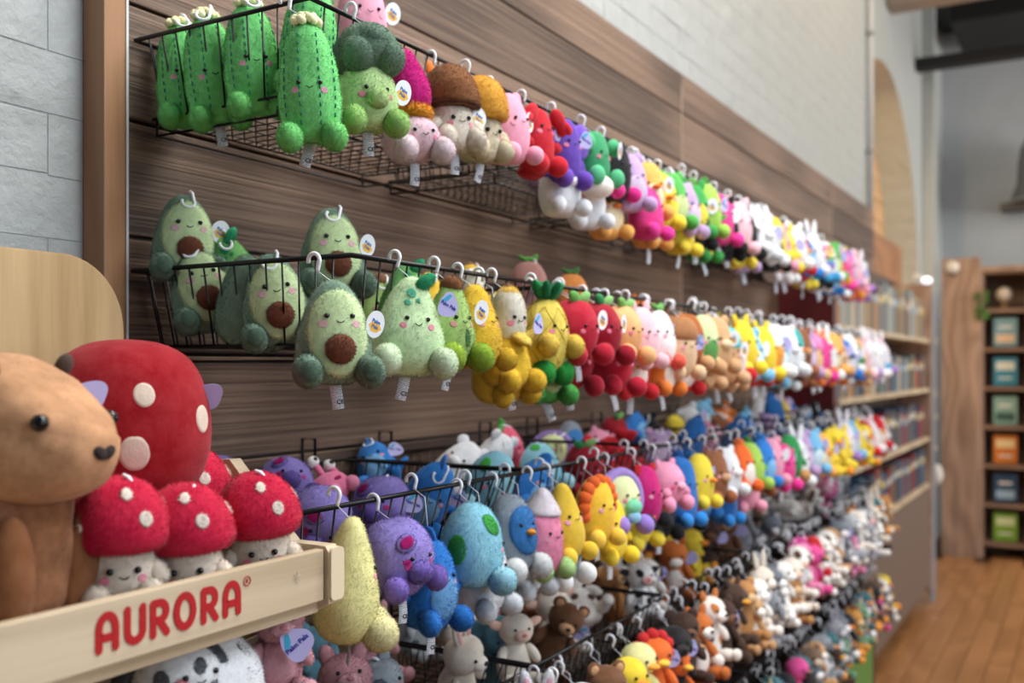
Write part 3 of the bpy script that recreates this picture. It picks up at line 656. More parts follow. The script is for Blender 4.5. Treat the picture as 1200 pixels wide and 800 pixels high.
# kinds: key -> (object name, description, builder, arguments)
B = k_bean; A = k_animal
K = {
 'avocado': ('avocado_plush', 'green avocado plush with brown seed', k_avocado, {}),
 'cucumber': ('cucumber_plush', 'bright green cucumber plush with pale yellow tuft', k_pickle, {}),
 'broccoli': ('broccoli_plush', 'grey green broccoli plush', k_broccoli, {}),
 'bulb': ('flower_bulb_plush', 'magenta and pale pink bulb plush', k_bulb, {}),
 'brmush': ('mushroom_plush', 'brown capped cream mushroom plush', k_mushroom, {}),
 'ymush': ('mushroom_plush', 'golden capped cream mushroom plush', k_mushroom, dict(cap='e0a53d', under=None, body='e8dcc0')),
 'redmush': ('mushroom_plush', 'red mushroom plush with white dots', k_mushroom, dict(cap='cc1a42', under=None, body='efe3d2', spots='efe6d8', capr=.043)),
 'lobster': ('lobster_plush', 'red lobster plush', k_lobster, {}),
 'butterfly': ('butterfly_plush', 'purple butterfly plush', k_butterfly, {}),
 'turtle': ('turtle_plush', 'green and purple turtle plush', k_turtle, {}),
 'pear': ('pear_plush', 'mint green pear plush with teal spots', k_pear, {}),
 'spotpear': ('pear_plush', 'deep green pear plush', k_pear, dict(c='7fbf72', foot='8ac97c', spots='2f9b6a')),
 'kiwi': ('kiwi_plush', 'olive green kiwi plush', k_kiwi, {}),
 'banana': ('banana_plush', 'half peeled yellow banana plush', k_banana, {}),
 'pineapple': ('pineapple_plush', 'pale yellow pineapple plush with green feet', k_pineapple, {}),
 'apple': ('apple_plush', 'crimson apple plush with light green leaves', k_apple, {}),
 'cherry': ('cherry_plush', 'dark red cherry plush', k_apple, dict(c='9c1228', leaf='2f8a4f')),
 'peach': ('peach_plush', 'soft orange peach plush', k_apple, dict(c='eeb27a', leaf='7bb85e')),
 'lemon': ('lemon_plush', 'golden yellow lemon plush', B, dict(c='e8c23c', prof='pear', R=.038)),
 'radish': ('radish_plush', 'white and red radish plush', B, dict(c='e9e4e4', foot='ef6450', leaf='6fb05a', belly='f2f0f0')),
 'earth': ('globe_plush', 'light blue globe plush with green continents', k_earth, {}),
 'octopus': ('monster_plush', 'purple monster plush with magenta mouth', k_octopus, {}),
 'cheese': ('cheese_plush', 'pale yellow spotted plush', k_cheese, {}),
 'penguin': ('penguin_plush', 'grey and blue penguin plush', k_penguin, {}),
 'lion': ('lion_plush', 'yellow lion plush with orange mane', k_lion, {}),
 'rainbow': ('rainbow_plush', 'pastel rainbow plush', k_rainbow, {}),
 'alien': ('alien_plush', 'pink three-eyed alien plush', k_alien, {}),
 'pig': ('pig_plush', 'round pink pig plush', k_pig, {}),
 'pinkbear': ('bear_plush', 'pink bear plush', B, dict(c='eda3bb', ears='round')),
 'pinkcat': ('cat_plush', 'pale pink cat plush', B, dict(c='f0c3cd', ears='point')),
 'hotpink': ('axolotl_plush', 'hot pink axolotl plush', B, dict(c='e0428f', ears='side', foot='ec3c9c')),
 'blackcat': ('cat_plush', 'black cat plush with magenta feet', B, dict(c='1b1b20', ears='round', foot='e6318f', cheek=None)),
 'black': ('panther_plush', 'solid black panther plush', B, dict(c='17171b', ears='point', tail='17171b', cheek=None)),
 'lilacbear': ('bear_plush', 'lilac bear plush', B, dict(c='bda0cc', ears='round', belly='d7c4e0')),
 'orduck': ('duck_plush', 'apricot duck plush with cream belly', B, dict(c='f2b25c', belly='f1e4bd', beak='ea7f2e')),
 'yellowchick': ('chick_plush', 'lemon yellow chick plush', B, dict(c='ecd544', beak='ef9236')),
 'greenfrog': ('frog_plush', 'grass green frog plush', B, dict(c='58b255', ears='round', belly='cfe3a0')),
 'limefrog': ('dinosaur_plush', 'lime dinosaur plush', B, dict(c='a5cf5a', fin='4f9e4b')),
 'dragon': ('dragon_plush', 'green dragon plush with yellow belly', B, dict(c='3e9d4a', belly='e8d850', ears='point', fin='6fbf4f')),
 'whitepup': ('puppy_plush', 'white puppy plush with black ears', B, dict(c='eef0f2', ears='flop', earc='1a1a1e', muz='f8f8f8', cheek=None)),
 'whitebun': ('rabbit_plush', 'white rabbit plush', B, dict(c='eef0f2', ears='long', inner='eeb4c6')),
 'whitecat': ('cat_plush', 'white cat plush', B, dict(c='f0eff0', ears='point', inner='e9a3b8')),
 'whitebear': ('polar_bear_plush', 'white polar bear plush', B, dict(c='e6eaee', ears='round', muz='f6f6f6')),
 'yelstar': ('star_plush', 'yellow star plush', B, dict(c='f2d53a', ears='point', arms='f2d53a')),
 'redbird': ('bird_plush', 'red bird plush', B, dict(c='c9262f', beak='efb13a', belly='f3e5da')),
 'redpanda': ('red_panda_plush', 'red and white panda plush', B, dict(c='b5402a', ears='round', inner='f2ece6', muz='f2ece6', belly='3a2320')),
 'bluewhale': ('whale_plush', 'bright blue whale plush', B, dict(c='2f7fd0', fin='2f7fd0', belly='7db8e8')),
 'shark': ('shark_plush', 'deep blue shark plush', B, dict(c='2a6fb8', fin='2260a5', foot='2f8ad8', prof='pod', H=.135)),
 'skybear': ('bear_plush', 'sky blue bear plush', B, dict(c='7cc0e6', ears='round', belly='d5ecf5')),
 'tealbird': ('bird_plush', 'teal and white bird plush', B, dict(c='3ba7a6', belly='eef3f3', foot='e8f0f0', beak='e88a3a')),
 'yellowgnome': ('squash_plush', 'yellow squash plush', B, dict(c='dcb93a', prof='pear', foot='e3c13c', H=.118)),
 'pinkgnome': ('gnome_plush', 'pink gnome plush with pale hat', B, dict(c='ec93b4', hat='f2eaf0', foot='bfe29a')),
 'magenta': ('beetle_plush', 'magenta and black beetle plush', B, dict(c='c21f74', foot='161b24', ears='round', earc='b81524')),
 'orfish': ('clownfish_plush', 'orange clownfish plush', B, dict(c='ee6b2c', fin='f1813c', belly='f5ece2')),
 'orange': ('fox_plush', 'orange fox plush', B, dict(c='e37f33', ears='point', belly='f2e6d8', tail='f2e6d8')),
 'brownbear': ('bear_plush', 'brown bear plush', B, dict(c='8d5a3c', ears='round', muz='c79a74', foot='9c5f3c')),
 'tanbear': ('bear_plush', 'tan bear plush', B, dict(c='d3a87c', ears='round', muz='e9cfae')),
 'hedgehog': ('hedgehog_plush', 'tan hedgehog plush', B, dict(c='e3c19a', cap='a9764d')),
 'pretzel': ('pretzel_plush', 'glossy brown pretzel plush', B, dict(c='a85c28', prof='ball', foot='d9a878')),
 'corn': ('corn_plush', 'pale green striped plush', B, dict(c='cfe0a8', belly='5f9e52', foot='d8a878')),
 'donut': ('doughnut_plush', 'teal and tan doughnut plush', B, dict(c='d2a577', cap='62c3c0', foot='d9b088')),
 'icecream': ('ice_cream_plush', 'pink ice cream plush', B, dict(c='e2b888', cap='f08fc0')),
 'egg': ('egg_plush', 'white and orange egg plush', B, dict(c='f1efe9', belly='efa03a')),
 'bluejay': ('bird_plush', 'cobalt blue bird plush', B, dict(c='1d72cf', belly='f0f0f2', beak='333333')),
 'greentree': ('cactus_plush', 'dark green cactus plush', B, dict(c='2f8f4e', foot='c79a62', arms='2f8f4e')),
 'unicorn': ('unicorn_plush', 'white unicorn plush with rainbow hair', B, dict(c='f3f0f3', horn='e9c24a', mane='e86fae', foot='3fa6dc')),
 'lilacbun': ('rabbit_plush', 'lilac and white rabbit plush', B, dict(c='eae6ee', ears='long', inner='a783cc', foot='a783cc')),
 'rainbowpup': ('puppy_plush', 'rainbow striped puppy plush', B, dict(c='f0eef2', ears='flop', earc='f08a3a', stripe=['e8483f', 'f0a038', 'f1de4a', '4fb45a', '3f8fd8', '8e5fc4'], foot='3b9bd0')),
 'orangepup': ('fox_plush', 'coral and orange fox plush', B, dict(c='f07a4e', ears='point', foot='f3a33c')),
 'pinkuni': ('unicorn_plush', 'pink unicorn plush', B, dict(c='f07fb4', horn='f1d45a', mane='a26bd0')),
 'spotdog': ('dalmatian_plush', 'white plush with dark spots', B, dict(c='eceef0', ears='flop', spots='2a2a2e', cheek=None)),
 'strawb': ('strawberry_plush', 'pink strawberry plush', B, dict(c='e3607e', leaf='4f9e4b', prof='ball')),
 'sprout': ('sprout_plush', 'dusty rose sprout plush', B, dict(c='b98880', leaf='5fae4e', prof='ball')),
 'pumpkin': ('pumpkin_plush', 'warm orange pumpkin plush', B, dict(c='e0924c', leaf='4b8f4a', prof='ball')),
 # shaped animals with a separate head
 'sheep': ('sheep_plush', 'cream sheep plush', A, dict(c='e9e0d2', ears='side', earc='e8bfae', muz='efc9b8', nose='c78a84')),
 'cow': ('cow_plush', 'white and black cow plush', A, dict(c='eef0f0', ears='side', earc='2a2628', muz='efb9b3', spots='1d1b1d', nose='d9928c')),
 'browncow': ('cow_plush', 'brown and white cow plush', A, dict(c='8a5433', ears='side', muz='f0dccb', belly='f0e8de', foot='f0e8de')),
 'plainsow': ('piglet_plush', 'dusty pink piglet plush', A, dict(c='e0a9b2', ears='point', muz='e9b9c0', nose='c98592')),
 'spotpig': ('piglet_plush', 'grey spotted piglet plush', A, dict(c='b7c3cb', ears='point', muz='e7b5bd', spots='5f6d78', nose='c98592')),
 'elephant': ('elephant_plush', 'slate blue elephant plush', A, dict(c='5d8fa3', ears='big', trunk='5d8fa3')),
 'greyele': ('elephant_plush', 'grey elephant plush', A, dict(c='8b8e96', ears='big', trunk='8b8e96', inner='d5a9b3')),
 'duck': ('duckling_plush', 'yellow duckling plush', A, dict(c='ead03c', ears=None, beak='ef8f2f', foot='ef9a33')),
 'palechick': ('chick_plush', 'pale yellow chick plush', A, dict(c='e6e4a0', ears=None, beak='f0a542', foot='f0a542')),
 'rooster': ('rooster_plush', 'orange and red rooster plush', A, dict(c='dd6a2c', ears=None, beak='f2c14a', mane='c4272a')),
 'blackdog': ('dog_plush', 'black labrador plush', A, dict(c='1d1c1f', ears='flop', muz='2a292c')),
 'darkbear': ('bear_plush', 'chocolate bear plush', A, dict(c='3f2a22', ears='round', muz='6b4a38')),
 'teddy': ('bear_plush', 'honey teddy bear plush', A, dict(c='b98550', ears='round', muz='dcb78c')),
 'foxy': ('fox_plush', 'rust fox plush with white muzzle', A, dict(c='c06a2e', ears='point', muz='f1ece4', belly='f1ece4', tail='f1ece4')),
 'calico': ('cat_plush', 'white and ginger cat plush', A, dict(c='ece6dd', ears='point', earc='c2763a', spots='c2763a', muz='f4f0ea')),
 'pup': ('puppy_plush', 'white and brown spotted puppy plush', A, dict(c='eeeae4', ears='flop', earc='5e4030', spots='5e4030', muz='f6f3ee')),
 'beagle': ('beagle_plush', 'tan and white beagle plush', A, dict(c='c59a6c', ears='flop', earc='7a4d30', muz='f3eee6', belly='f3eee6')),
 'bunny': ('rabbit_plush', 'cream rabbit plush', A, dict(c='e6dccd', ears='long', inner='e6b4b4', muz='efe8dd')),
 'greybun': ('rabbit_plush', 'grey rabbit plush', A, dict(c='9a9aa2', ears='long', inner='d9b0b8', muz='c9c9cf')),
 'koala': ('koala_plush', 'grey koala plush', A, dict(c='8f959c', ears='big', inner='e4e4e6', muz='6d7178', belly='d9dadd')),
 'husky': ('husky_plush', 'grey and white husky plush', A, dict(c='737a84', ears='point', muz='f2f2f3', belly='f2f2f3', foot='f2f2f3')),
 'monkey': ('monkey_plush', 'brown monkey plush with tan face', A, dict(c='6f4a32', ears='round', inner='c99b70', muz='cfa077')),
 'lionb': ('lion_plush', 'golden lion plush with brown mane', A, dict(c='c98f45', mane='7a4a28', muz='e2c08c')),
 'raccoon': ('raccoon_plush', 'dark grey raccoon plush', A, dict(c='55565c', ears='point', muz='d4d4d6', patch_='1f1f22', tail='1f1f22')),
 'panda': ('panda_plush', 'black and white panda plush', A, dict(c='1e1e22', hcol='f1f1f2', earc='1e1e22', muz='f6f6f6', patch_='1e1e22')),
 'pengb': ('penguin_plush', 'teal and white penguin plush', A, dict(c='3b6f78', ears=None, beak='ef9535', belly='eff1f2', foot='f0a043')),
 'owl': ('owl_plush', 'dark brown owl plush', A, dict(c='4b372c', ears='point', beak='e0a23c', belly='a88a6c')),
 'horse': ('pony_plush', 'pink pony plush', A, dict(c='e88fb8', ears='point', mane='d0489a', muz='f3c1d6')),
 'flam': ('flamingo_plush', 'hot pink flamingo plush', A, dict(c='e2559a', ears=None, beak='2b2629')),
 'seal': ('seal_plush', 'silver seal plush', A, dict(c='b9c0c7', ears=None, muz='e4e7ea')),
 'wdog': ('terrier_plush', 'fluffy white terrier plush', A, dict(c='f0eee9', ears='flop', muz='f8f6f2')),
 'dino': ('dinosaur_plush', 'sage green dinosaur plush', A, dict(c='6d9477', ears=None, horn='d9cfa0', muz='86ab8e')),
 'otter': ('otter_plush', 'grey brown otter plush', A, dict(c='77604f', ears='round', muz='d0bda8', belly='c7b39c')),
 'toucan': ('toucan_plush', 'black toucan plush with orange beak', A, dict(c='24262c', ears=None, beak='ef8c2c', belly='f1efe8', foot='f09a3a')),
}
PROTO = {}
def proto(key, lod):
    if (key, lod) not in PROTO:
        st = random.getstate(); T = Toy(lod); n, d, fn, kw = K[key]; fn(T, **kw); random.setstate(st); PROTO[(key, lod)] = T
    return PROTO[(key, lod)]
# hook: white plastic C over the rim and a loop of string to the toy's crown; origin at the crown
def mk_hook(drop=0):
    r = .0085; cx, cz = -.031, .024
    pts = [(cx+r*math.cos(t), 0, cz+r*math.sin(t)) for t in np.linspace(R_(200), R_(-25), 15)]
    pts += [(cx+.0062, 0, cz-.009), (cx+.006, 0, cz-.0125)]
    mb = MB().tube(pts, .0024, 8); mb.tube([(cx+.006, 0, cz-.012), (-.008, 0, .002), (0, 0, -.004-drop)], .0006, 5)
    return mb.mesh('hook', plain('f6f9ff', .3))
HOOK = mk_hook(); HOOKL = mk_hook(.05)
def mk_loose():
    r = .0085; pts = [(.012+r*math.sin(t), r*math.cos(t), .0) for t in np.linspace(-.3, PI+.5, 13)]
    pts = [(p[0]-.0, p[1], .0026-.35*max(0, p[0])**1.0*.6) for p in pts]; pts = [(-.009, .006, .002), (-.004, .0085, .003)]+pts
    return MB().tube(pts, .0021, 8).mesh('hook', plain('f6f9ff', .3))
LOOSE = mk_loose()
M_care = printed('care_label_print', 'dfe4ec', '5b6270')
def txt(s, size, mat, name='lettering'):
    c = bpy.data.curves.new('t', 'FONT'); c.body = s; c.size = size; c.align_x = 'CENTER'; c.align_y = 'CENTER'; c.offset = size*.02; c.extrude = .0002
    o = bpy.data.objects.new('t', c); COL.objects.link(o); dg = bpy.context.evaluated_depsgraph_get()
    me = bpy.data.meshes.new_from_object(o.evaluated_get(dg)); bpy.data.objects.remove(o); me.materials.clear(); me.materials.append(mat); me.name = name; return me
def mk_care():
    mb = MB(); n = 8; V = []
    for i in range(n+1):
        t = i/n; x = .004*math.sin(t*2.2); V += [(x, -.0068, -.034*t), (x, .0068, -.034*t), (x+.0005, -.0068, -.034*t), (x+.0005, .0068, -.034*t)]
    F = []
    for i in range(n):
        a = i*4; b = a+4; F += [(a, a+1, b+1, b), (a+2, b+2, b+3, a+3), (a, b, b+2, a+2), (a+1, a+3, b+3, b+1)]
    return mb.add(V, F).mesh('care_label', M_care)
CARE = mk_care()
CE = txt('CE', .007, plain('30343c', .8)); 
def mk_tag():
    n = 28; P = []
    for k in range(n):
        t = 2*PI*k/n; r = .0135*(1+.10*math.cos(3*t+.5)+.05*math.cos(2*t)); P.append((r*math.cos(t)*.95, r*math.sin(t)*1.15))
    return extrude_poly(P, -.0004, .0004, plain('b9b6e8', .45), 'hang_tag')
TAG = mk_tag(); T1 = txt('Palm Pals', .0060, plain('2c2f9a', .6)); 
WHT = extrude_poly([(.013*math.cos(2*PI*k/20), .016*math.sin(2*PI*k/20)) for k in range(20)], -.0004, .0004, plain('e9eef4', .45), 'hang_tag')
T2 = txt('Palm\nPals', .0062, plain('2b5fb0', .6)); T3 = extrude_poly([(-.009, -.003), (-.004, -.009), (.004, -.009), (.010, -.003), (.006, .001), (-.006, .001)], .0004, .0006, plain('f0b93c', .5), 'print_band')
TEAL = extrude_poly([(-.0105, .003), (-.004, .013), (.0, .012), (-.003, .005), (-.007, .0015)], .0004, .0007, plain('35a9d0', .5), 'print_band')

ALL = []                                        # (object, desc, where, order) for the labelling pass
def toy(key, x, y, z, rz=-30, tilt=(0, 0), scale=1.0, lod=None, hook='hang', care=False, tagv=None, label=None, group=None, where=None, carerot=0):
    if lod is None:
        d = math.hypot(1.2-x, y); lod = 0 if d < 1.62 else 1 if d < 2.5 else 2
    T = proto(key, lod); name, desc = K[key][:2]
    o = thing(name, '', 'plush toy', (x, y, z), 0, group)
    o.rotation_euler = (R_(tilt[0]), R_(tilt[1]), R_(rz)); o.scale = (scale,)*3
    made = []
    for (n, me, lab, par, kind) in T.parts:
        c = link(n, me, made[par] if par is not None else o, lab); made.append(c)
    if hook == 'hang':
        h = link('hook', HOOK, o, 'white plastic hook'); h.matrix_local = Matrix.Translation((0, 0, T.top-.002/scale)) @ Matrix.Rotation(-R_(rz), 4, 'Z') @ Matrix.Scale(1/scale, 4)
    elif hook == 'low':
        h = link('hook', HOOKL, o, 'white plastic hook'); h.matrix_local = Matrix.Translation((0, 0, T.top+.052/scale)) @ Matrix.Rotation(-R_(rz), 4, 'Z') @ Matrix.Scale(1/scale, 4)
    elif hook == 'loose':
        h = link('hook', LOOSE, o, 'white plastic hook'); h.matrix_local = Matrix.Translation((.010, 0, T.top-.004)) @ Matrix.Rotation(R_(48), 4, 'Y') @ Matrix.Rotation(random.uniform(-.8, .8), 4, 'Z')
    if care:
        h = link('care_label', CARE, o, 'white printed care label'); h.matrix_local = Matrix.Translation((.004, 0, .004)) @ Euler((R_(carerot), 0, 0)).to_matrix().to_4x4()
        if lod == 0:
            q = link('lettering', CE, h); q.location = (.0052, .003, -.026); q.rotation_euler = (R_(90), 0, R_(90)); q.rotation_euler = Euler((R_(90), 0, R_(90)))
    if tagv:
        sx, sy, sz = T.side
        h = link('hang_tag', TAG if tagv == 'l' else WHT, o, 'lavender hang tag' if tagv == 'l' else 'white hang tag')
        h.matrix_local = Matrix.Translation((sx+.012, sy+.008, sz)) @ Euler((R_(-20), 0, R_(random.uniform(-5, 25)))).to_matrix().to_4x4()
        if lod < 2:
            q = link('lettering', T1 if tagv == 'l' else T2, h); q.location = (.0007, 0, 0); q.rotation_euler = (R_(90), 0, R_(90))
            link('print_band', TEAL if tagv == 'l' else T3, h)
    if label: o['label'] = label
    else: ALL.append((o, desc, where, y))
    return o

# ---------------------------------------------------------------- wire baskets
M_wire = plain('0c0c0e', .35, .3)
def wire_me(r=.0014):
    return MB().tube([(0, 0, 0), (0, 0, 1)], r, 6).mesh('wire', M_wire)
WIRE = wire_me()
def basket(x1, y0, y1, zr, label, group, near):
    x0 = .012; h = .108; inx = .030; iny = .028; zb = -h
    t = thing('wire_basket', label, 'basket', (0, y0, zr), 0, group); L = y1-y0
    rim = [(x0, 0, 0), (x1, 0, 0), (x1, L, 0), (x0, L, 0)]
    link('rim', MB().tube(rim, .0034, 8, closed=True).mesh('rim', M_wire), t)
    low = [(x0+.002, iny, zb), (x1-inx, iny, zb), (x1-inx, L-iny, zb), (x0+.002, L-iny, zb)]
    segs = []
    n = max(2, int(round(L/.0285)))
    for i in range(1, n):
        a = i/n; segs.append(((x1, L*a, 0), (x1-inx, iny+(L-2*iny)*a, zb))); segs.append(((x0, L*a, 0), (x0+.002, iny+(L-2*iny)*a, zb)))
    m = int(round((x1-x0)/.0285))
    for i in range(1, m):
        a = i/m; xa = x0+(x1-x0)*a; xb = x0+.002+(x1-inx-x0-.002)*a
        segs.append(((xa, 0, 0), (xb, iny, zb))); segs.append(((xa, L, 0), (xb, L-iny, zb)))
    if near:
        for p, q in segs:
            w = link('wire', WIRE, t); d = Vector(q)-Vector(p); w.location = p; w.rotation_mode = 'QUATERNION'
            w.rotation_quaternion = d.to_track_quat('Z', 'Y'); w.scale = (1, 1, d.length)
    else:
        mb = MB()
        for p, q in segs: mb.tube([p, q], .0014, 4)
        link('wires', mb.mesh('wires', M_wire), t, kind='stuff')
    mb = MB().tube(low, .002, 6, closed=True)
    for i in range(1, n, 1): a = iny+(L-2*iny)*i/n; mb.tube([(x0, a, zb), (x1-inx, a, zb)], .0012, 4)
    for i in range(1, m, 2): a = x0+(x1-inx-x0)*i/m; mb.tube([(a, iny, zb), (a, L-iny, zb)], .0012, 4)
    link('bottom_grid', mb.mesh('bottom_grid', M_wire), t)
    ft = [(x0, iny+.01, zb-.022), (x1-.09, iny+.01, zb-.022), (x1-.09, L-iny-.01, zb-.022), (x0, L-iny-.01, zb-.022)]
    mb = MB().tube(ft, .002, 6, closed=True)
    for p in ft: mb.tube([p, (p[0], p[1], zb)], .002, 6)
    link('foot_frame', mb.mesh('foot_frame', M_wire), t)
    for yy in (L*.18, L*.82):
        link('wall_bracket', MB().tube([(.006, yy, -.03), (.006, yy, .045), (.035, yy, .045), (.035, yy, 0)], .003, 6).mesh('wall_bracket', M_wire), t)
    return t
ROWN = ['top', 'second', 'third', 'fourth', 'lowest']
RIM = [(.340, 2.070), (.412, 1.738), (.405, 1.430), (.41, 1.108), (.41, .785)]
ordw = ['nearest', 'second nearest', 'third from the near end', 'fourth from the near end', 'fifth from the near end', 'farthest but one', 'farthest']
for r, (xr, zr) in enumerate(RIM):
    y = (.965, .960, .852, .852, .852)[r]; i = 0; n = 6
    step = (4.36-y)/n
    for i in range(n):
        w = ['nearest', 'second nearest', 'third nearest', 'third farthest', 'second farthest', 'farthest'][i]
        basket(xr, y+i*step, y+(i+1)*step-.012, zr, f'black wire basket, the {w} on the {ROWN[r]} row of the panel', 'black wire baskets on the timber panel', i < 2 and r < 4)

# ---------------------------------------------------------------- hanging toys, row by row
GH = [f'plush toys hanging on the {n} row' for n in ROWN]
GB = [f'plush toys inside the baskets of the {n} row' for n in ROWN]
def hang(r, key, y, dz=0, dx=0, rz=None, sc_=1, **kw):
    xr, zr = RIM[r]; T = PROTO.get((key, 2)) or proto(key, 2)
    top = T.top*sc_; d = math.hypot(1.2-xr-.031, y)
    rz = random.uniform(-42, -8) if rz is None else rz
    return toy(key, xr+.031+dx, y, zr-.022-top+dz, rz, (random.uniform(-4, 4), random.uniform(-3, 6)), sc_, group=GH[r], where=('h', r), **kw)
SEQ = [
 # top row, after the individually placed ones
 [(1.035, 'broccoli', -30, 'w0'), (1.140, 'bulb', -25, 0), (1.240, 'brmush', -28, 'w0'), (1.315, 'ymush', -15, 0), (1.405, 'pinkbear', -10, 'w'), (1.50, 'lobster', -12, 'l'), (1.60, 'butterfly', -18, 'l'), (1.715, 'turtle', -10, 'w'), (1.81, 'blackcat', -10, 0)],
 [(1.022, 'pear', -34, 'l'), (1.115, 'kiwi', -8, 'w'), (1.185, 'lemon', -5, 0), (1.275, 'banana', -15, 'l'), (1.385, 'pineapple', -12, 0), (1.50, 'apple', -15, 'w'), (1.595, 'cherry', -10, 'w'), (1.69, 'peach', -10, 0), (1.78, 'pinkcat', -10, 0), (1.87, 'radish', -8, 'l')],
 [(1.02, 'octopus', -8, 0), (1.185, 'earth', 42, 0), (1.30, 'penguin', -10, 0), (1.385, 'pinkgnome', -10, 0), (1.475, 'yellowgnome', -10, 0), (1.585, 'lion', -12, 0), (1.70, 'rainbow', -20, 0), (1.81, 'magenta', -10, 0), (1.92, 'pig', -14, 0), (2.02, 'shark', -10, 0), (2.12, 'yellowchick', -10, 'l'), (2.22, 'brownbear', -14, 0), (2.33, 'whitebear', -14, 0), (2.44, 'orfish', -14, 0)],
 [], []]
REST = [
 ('lilacbear orduck yellowchick greenfrog lilacbear dragon limefrog hotpink black pinkcat black whitepup whitebear whitebun yellowchick pinkbear yelstar whitecat redbird bluewhale whitebun unicorn rainbowpup whitepup greenfrog orangepup hotpink pinkuni lilacbear pinkcat pinkbear lilacbun black').split(),
 ('hedgehog pretzel corn tanbear donut redbird yelstar skybear yelstar egg tealbird whitebear tealbird brownbear lilacbear icecream hotpink orange whitebun orduck tanbear bluejay whitepup greentree tanbear pinkcat whitebun lilacbun whitecat whitebun unicorn lilacbun').split(),
 ('limefrog bluewhale pinkbear hotpink greentree whitebun lilacbear skybear orduck yelstar duck yellowchick yelstar lilacbun skybear yelstar duck redbird pinkcat whitecat redbird whitebear').split(),
 ('greyele sheep bunny cow foxy whitebun browncow cow monkey duck palechick rooster blackdog darkbear foxy calico darkbear owl teddy wdog bunny husky wdog sheep pup horse flam redbird wdog pup beagle husky koala seal calico wdog cow greyele bunny pengb bunny teddy').split(),
 ('greybun raccoon pup spotpig koala husky teddy plainsow greyele raccoon greybun bunny plainsow koala husky otter monkey greybun pup husky seal dino pengb toucan flam pengb otter beagle koala pengb greybun husky toucan lionb dino husky pengb teddy toucan otter pup duck').split(),
]
CARE_AT = {(0, 0), (0, 1), (0, 2), (0, 3), (0, 6), (1, 0), (1, 1), (1, 3), (1, 5), (1, 8), (2, 0), (2, 2), (2, 5), (2, 6)}
yend = {}
for r in range(5):
    for i, (y, k, rz, tg) in enumerate(SEQ[r]):
        hang(r, k, y, rz=rz, care=(r, i) in CARE_AT, tagv=(tg[0] if tg else None), carerot=random.uniform(-18, 18), sc_=1.08 if r < 3 else 1,
             dx=.004)
    y = SEQ[r][-1][0]+.09 if SEQ[r] else .93
    m = len(REST[r]); step = (4.29-y)/(m-1)
    for i, k in enumerate(REST[r]):
        s = (1.12+.14*min(1, i/8)) if r < 3 else 1.2
        hang(r, k, y+i*step+random.uniform(-.012, .012), dz=random.choice((0, -.01, -.02)), sc_=s, care=random.random() < .25, tagv=random.choice((None, None, 'l', 'w')),
             dx=random.uniform(.0, .014), carerot=random.uniform(-25, 25))
# a second, lower layer hanging in front of or behind the first
LOW = [
 (1.62, 'whitebear whitebear orduck hotpink orduck yellowchick black dragon black yellowchick lilacbear black black whitepup whitebear redbird yellowchick black whitecat bluewhale whitebun rainbowpup orangepup pinkuni lilacbun'.split(), -.06),
 (1.30, 'lemon greenfrog cherry apple redbird orange redbird tanbear hedgehog tanbear redbird brownbear skybear tealbird brownbear orange hotpink whitecat orange whitebear bluejay tanbear whitebun lilacbun whitebun'.split(), -.055),
 (1.08, 'bluewhale whitebear whitebear penguin yelstar yellowchick black magenta bluewhale shark pinkbear brownbear whitebear orange bluewhale hotpink pinkcat lilacbear yelstar yellowchick yelstar skybear redbird'.split(), -.045),
 (1.0, 'darkbear monkey teddy raccoon cow browncow duck rooster monkey blackdog darkbear beagle greyele wdog teddy bunny otter husky wdog raccoon horse calico greybun wdog darkbear seal'.split(), -.06),
 (1.0, 'raccoon otter greybun darkbear teddy koala otter greyele husky raccoon pup plainsow teddy bunny calico blackdog husky greybun owl dino pengb toucan beagle teddy flam husky'.split(), -.06)]
for r, (y, ks, dz) in enumerate(LOW):
    step = (4.25-y)/(len(ks)-1)
    for i, k in enumerate(ks):
        hang(r, k, y+i*step+random.uniform(-.015, .015), dz=dz+random.uniform(-.012, .012), dx=random.uniform(-.03, .0) if r in (1, 2) else random.uniform(-.02, .035) if r > 2 else random.uniform(-.025, .02), sc_=(1.1 if r < 3 else 1.12), hook='low', care=random.random() < .45, carerot=random.uniform(-25, 25))

# individually placed near toys
toy('cucumber', .380, .925, 1.872, -48, (3, 4), 1.0, care=True, carerot=-18, label='green cucumber plush hanging off the corner of the nearest top basket', group=GH[0])
toy('avocado', .448, .884, 1.582, -37, (0, 3), 1.0, care=True, tagv='w', carerot=8, label='avocado plush hanging outside the wires at the corner of the second row', group=GH[1])
toy('cheese', .445, .905, 1.283, 50, (4, 4), 1.06, care=True, carerot=4, label='pale yellow spotted plush hanging behind the end of the pine sign rail', group=GH[2])
for i, (x, y, z, rz, tl, lab) in enumerate(((.066, 1.012, 1.950, -35, (4, -6), 'cucumber plush at the wall, leftmost in the nearest top basket'), (.130, 1.012, 1.944, -38, (8, 3), 'cucumber plush second from the wall in the nearest top basket'),
        (.203, 1.012, 1.950, -38, (5, 0), 'cucumber plush third from the wall in the nearest top basket'), (.275, 1.03, 1.972, -45, (-4, 0), 'cucumber plush standing highest in the nearest top basket behind the hanging one'))):
    toy('cucumber', x, y, z, rz, tl, 1.04, hook='loose', care=i == 1, label=lab, group=GB[0], lod=0)
toy('pinkbear', .20, 1.24, 2.085, -30, (0, 5), 1.15, hook='loose', label='pink bear plush sitting high behind the broccoli in the top row', group=GB[0], tagv='w', lod=1)
toy('broccoli', .24, 1.17, 1.968, -30, (0, 0), .95, hook=None, label='broccoli plush inside the nearest top basket behind the hanging one', group=GB[0])
toy('orange', .23, 1.42, 2.005, -30, (0, 0), 1.0, hook='loose', label='orange fox plush in the top basket behind the brown mushroom', group=GB[0])
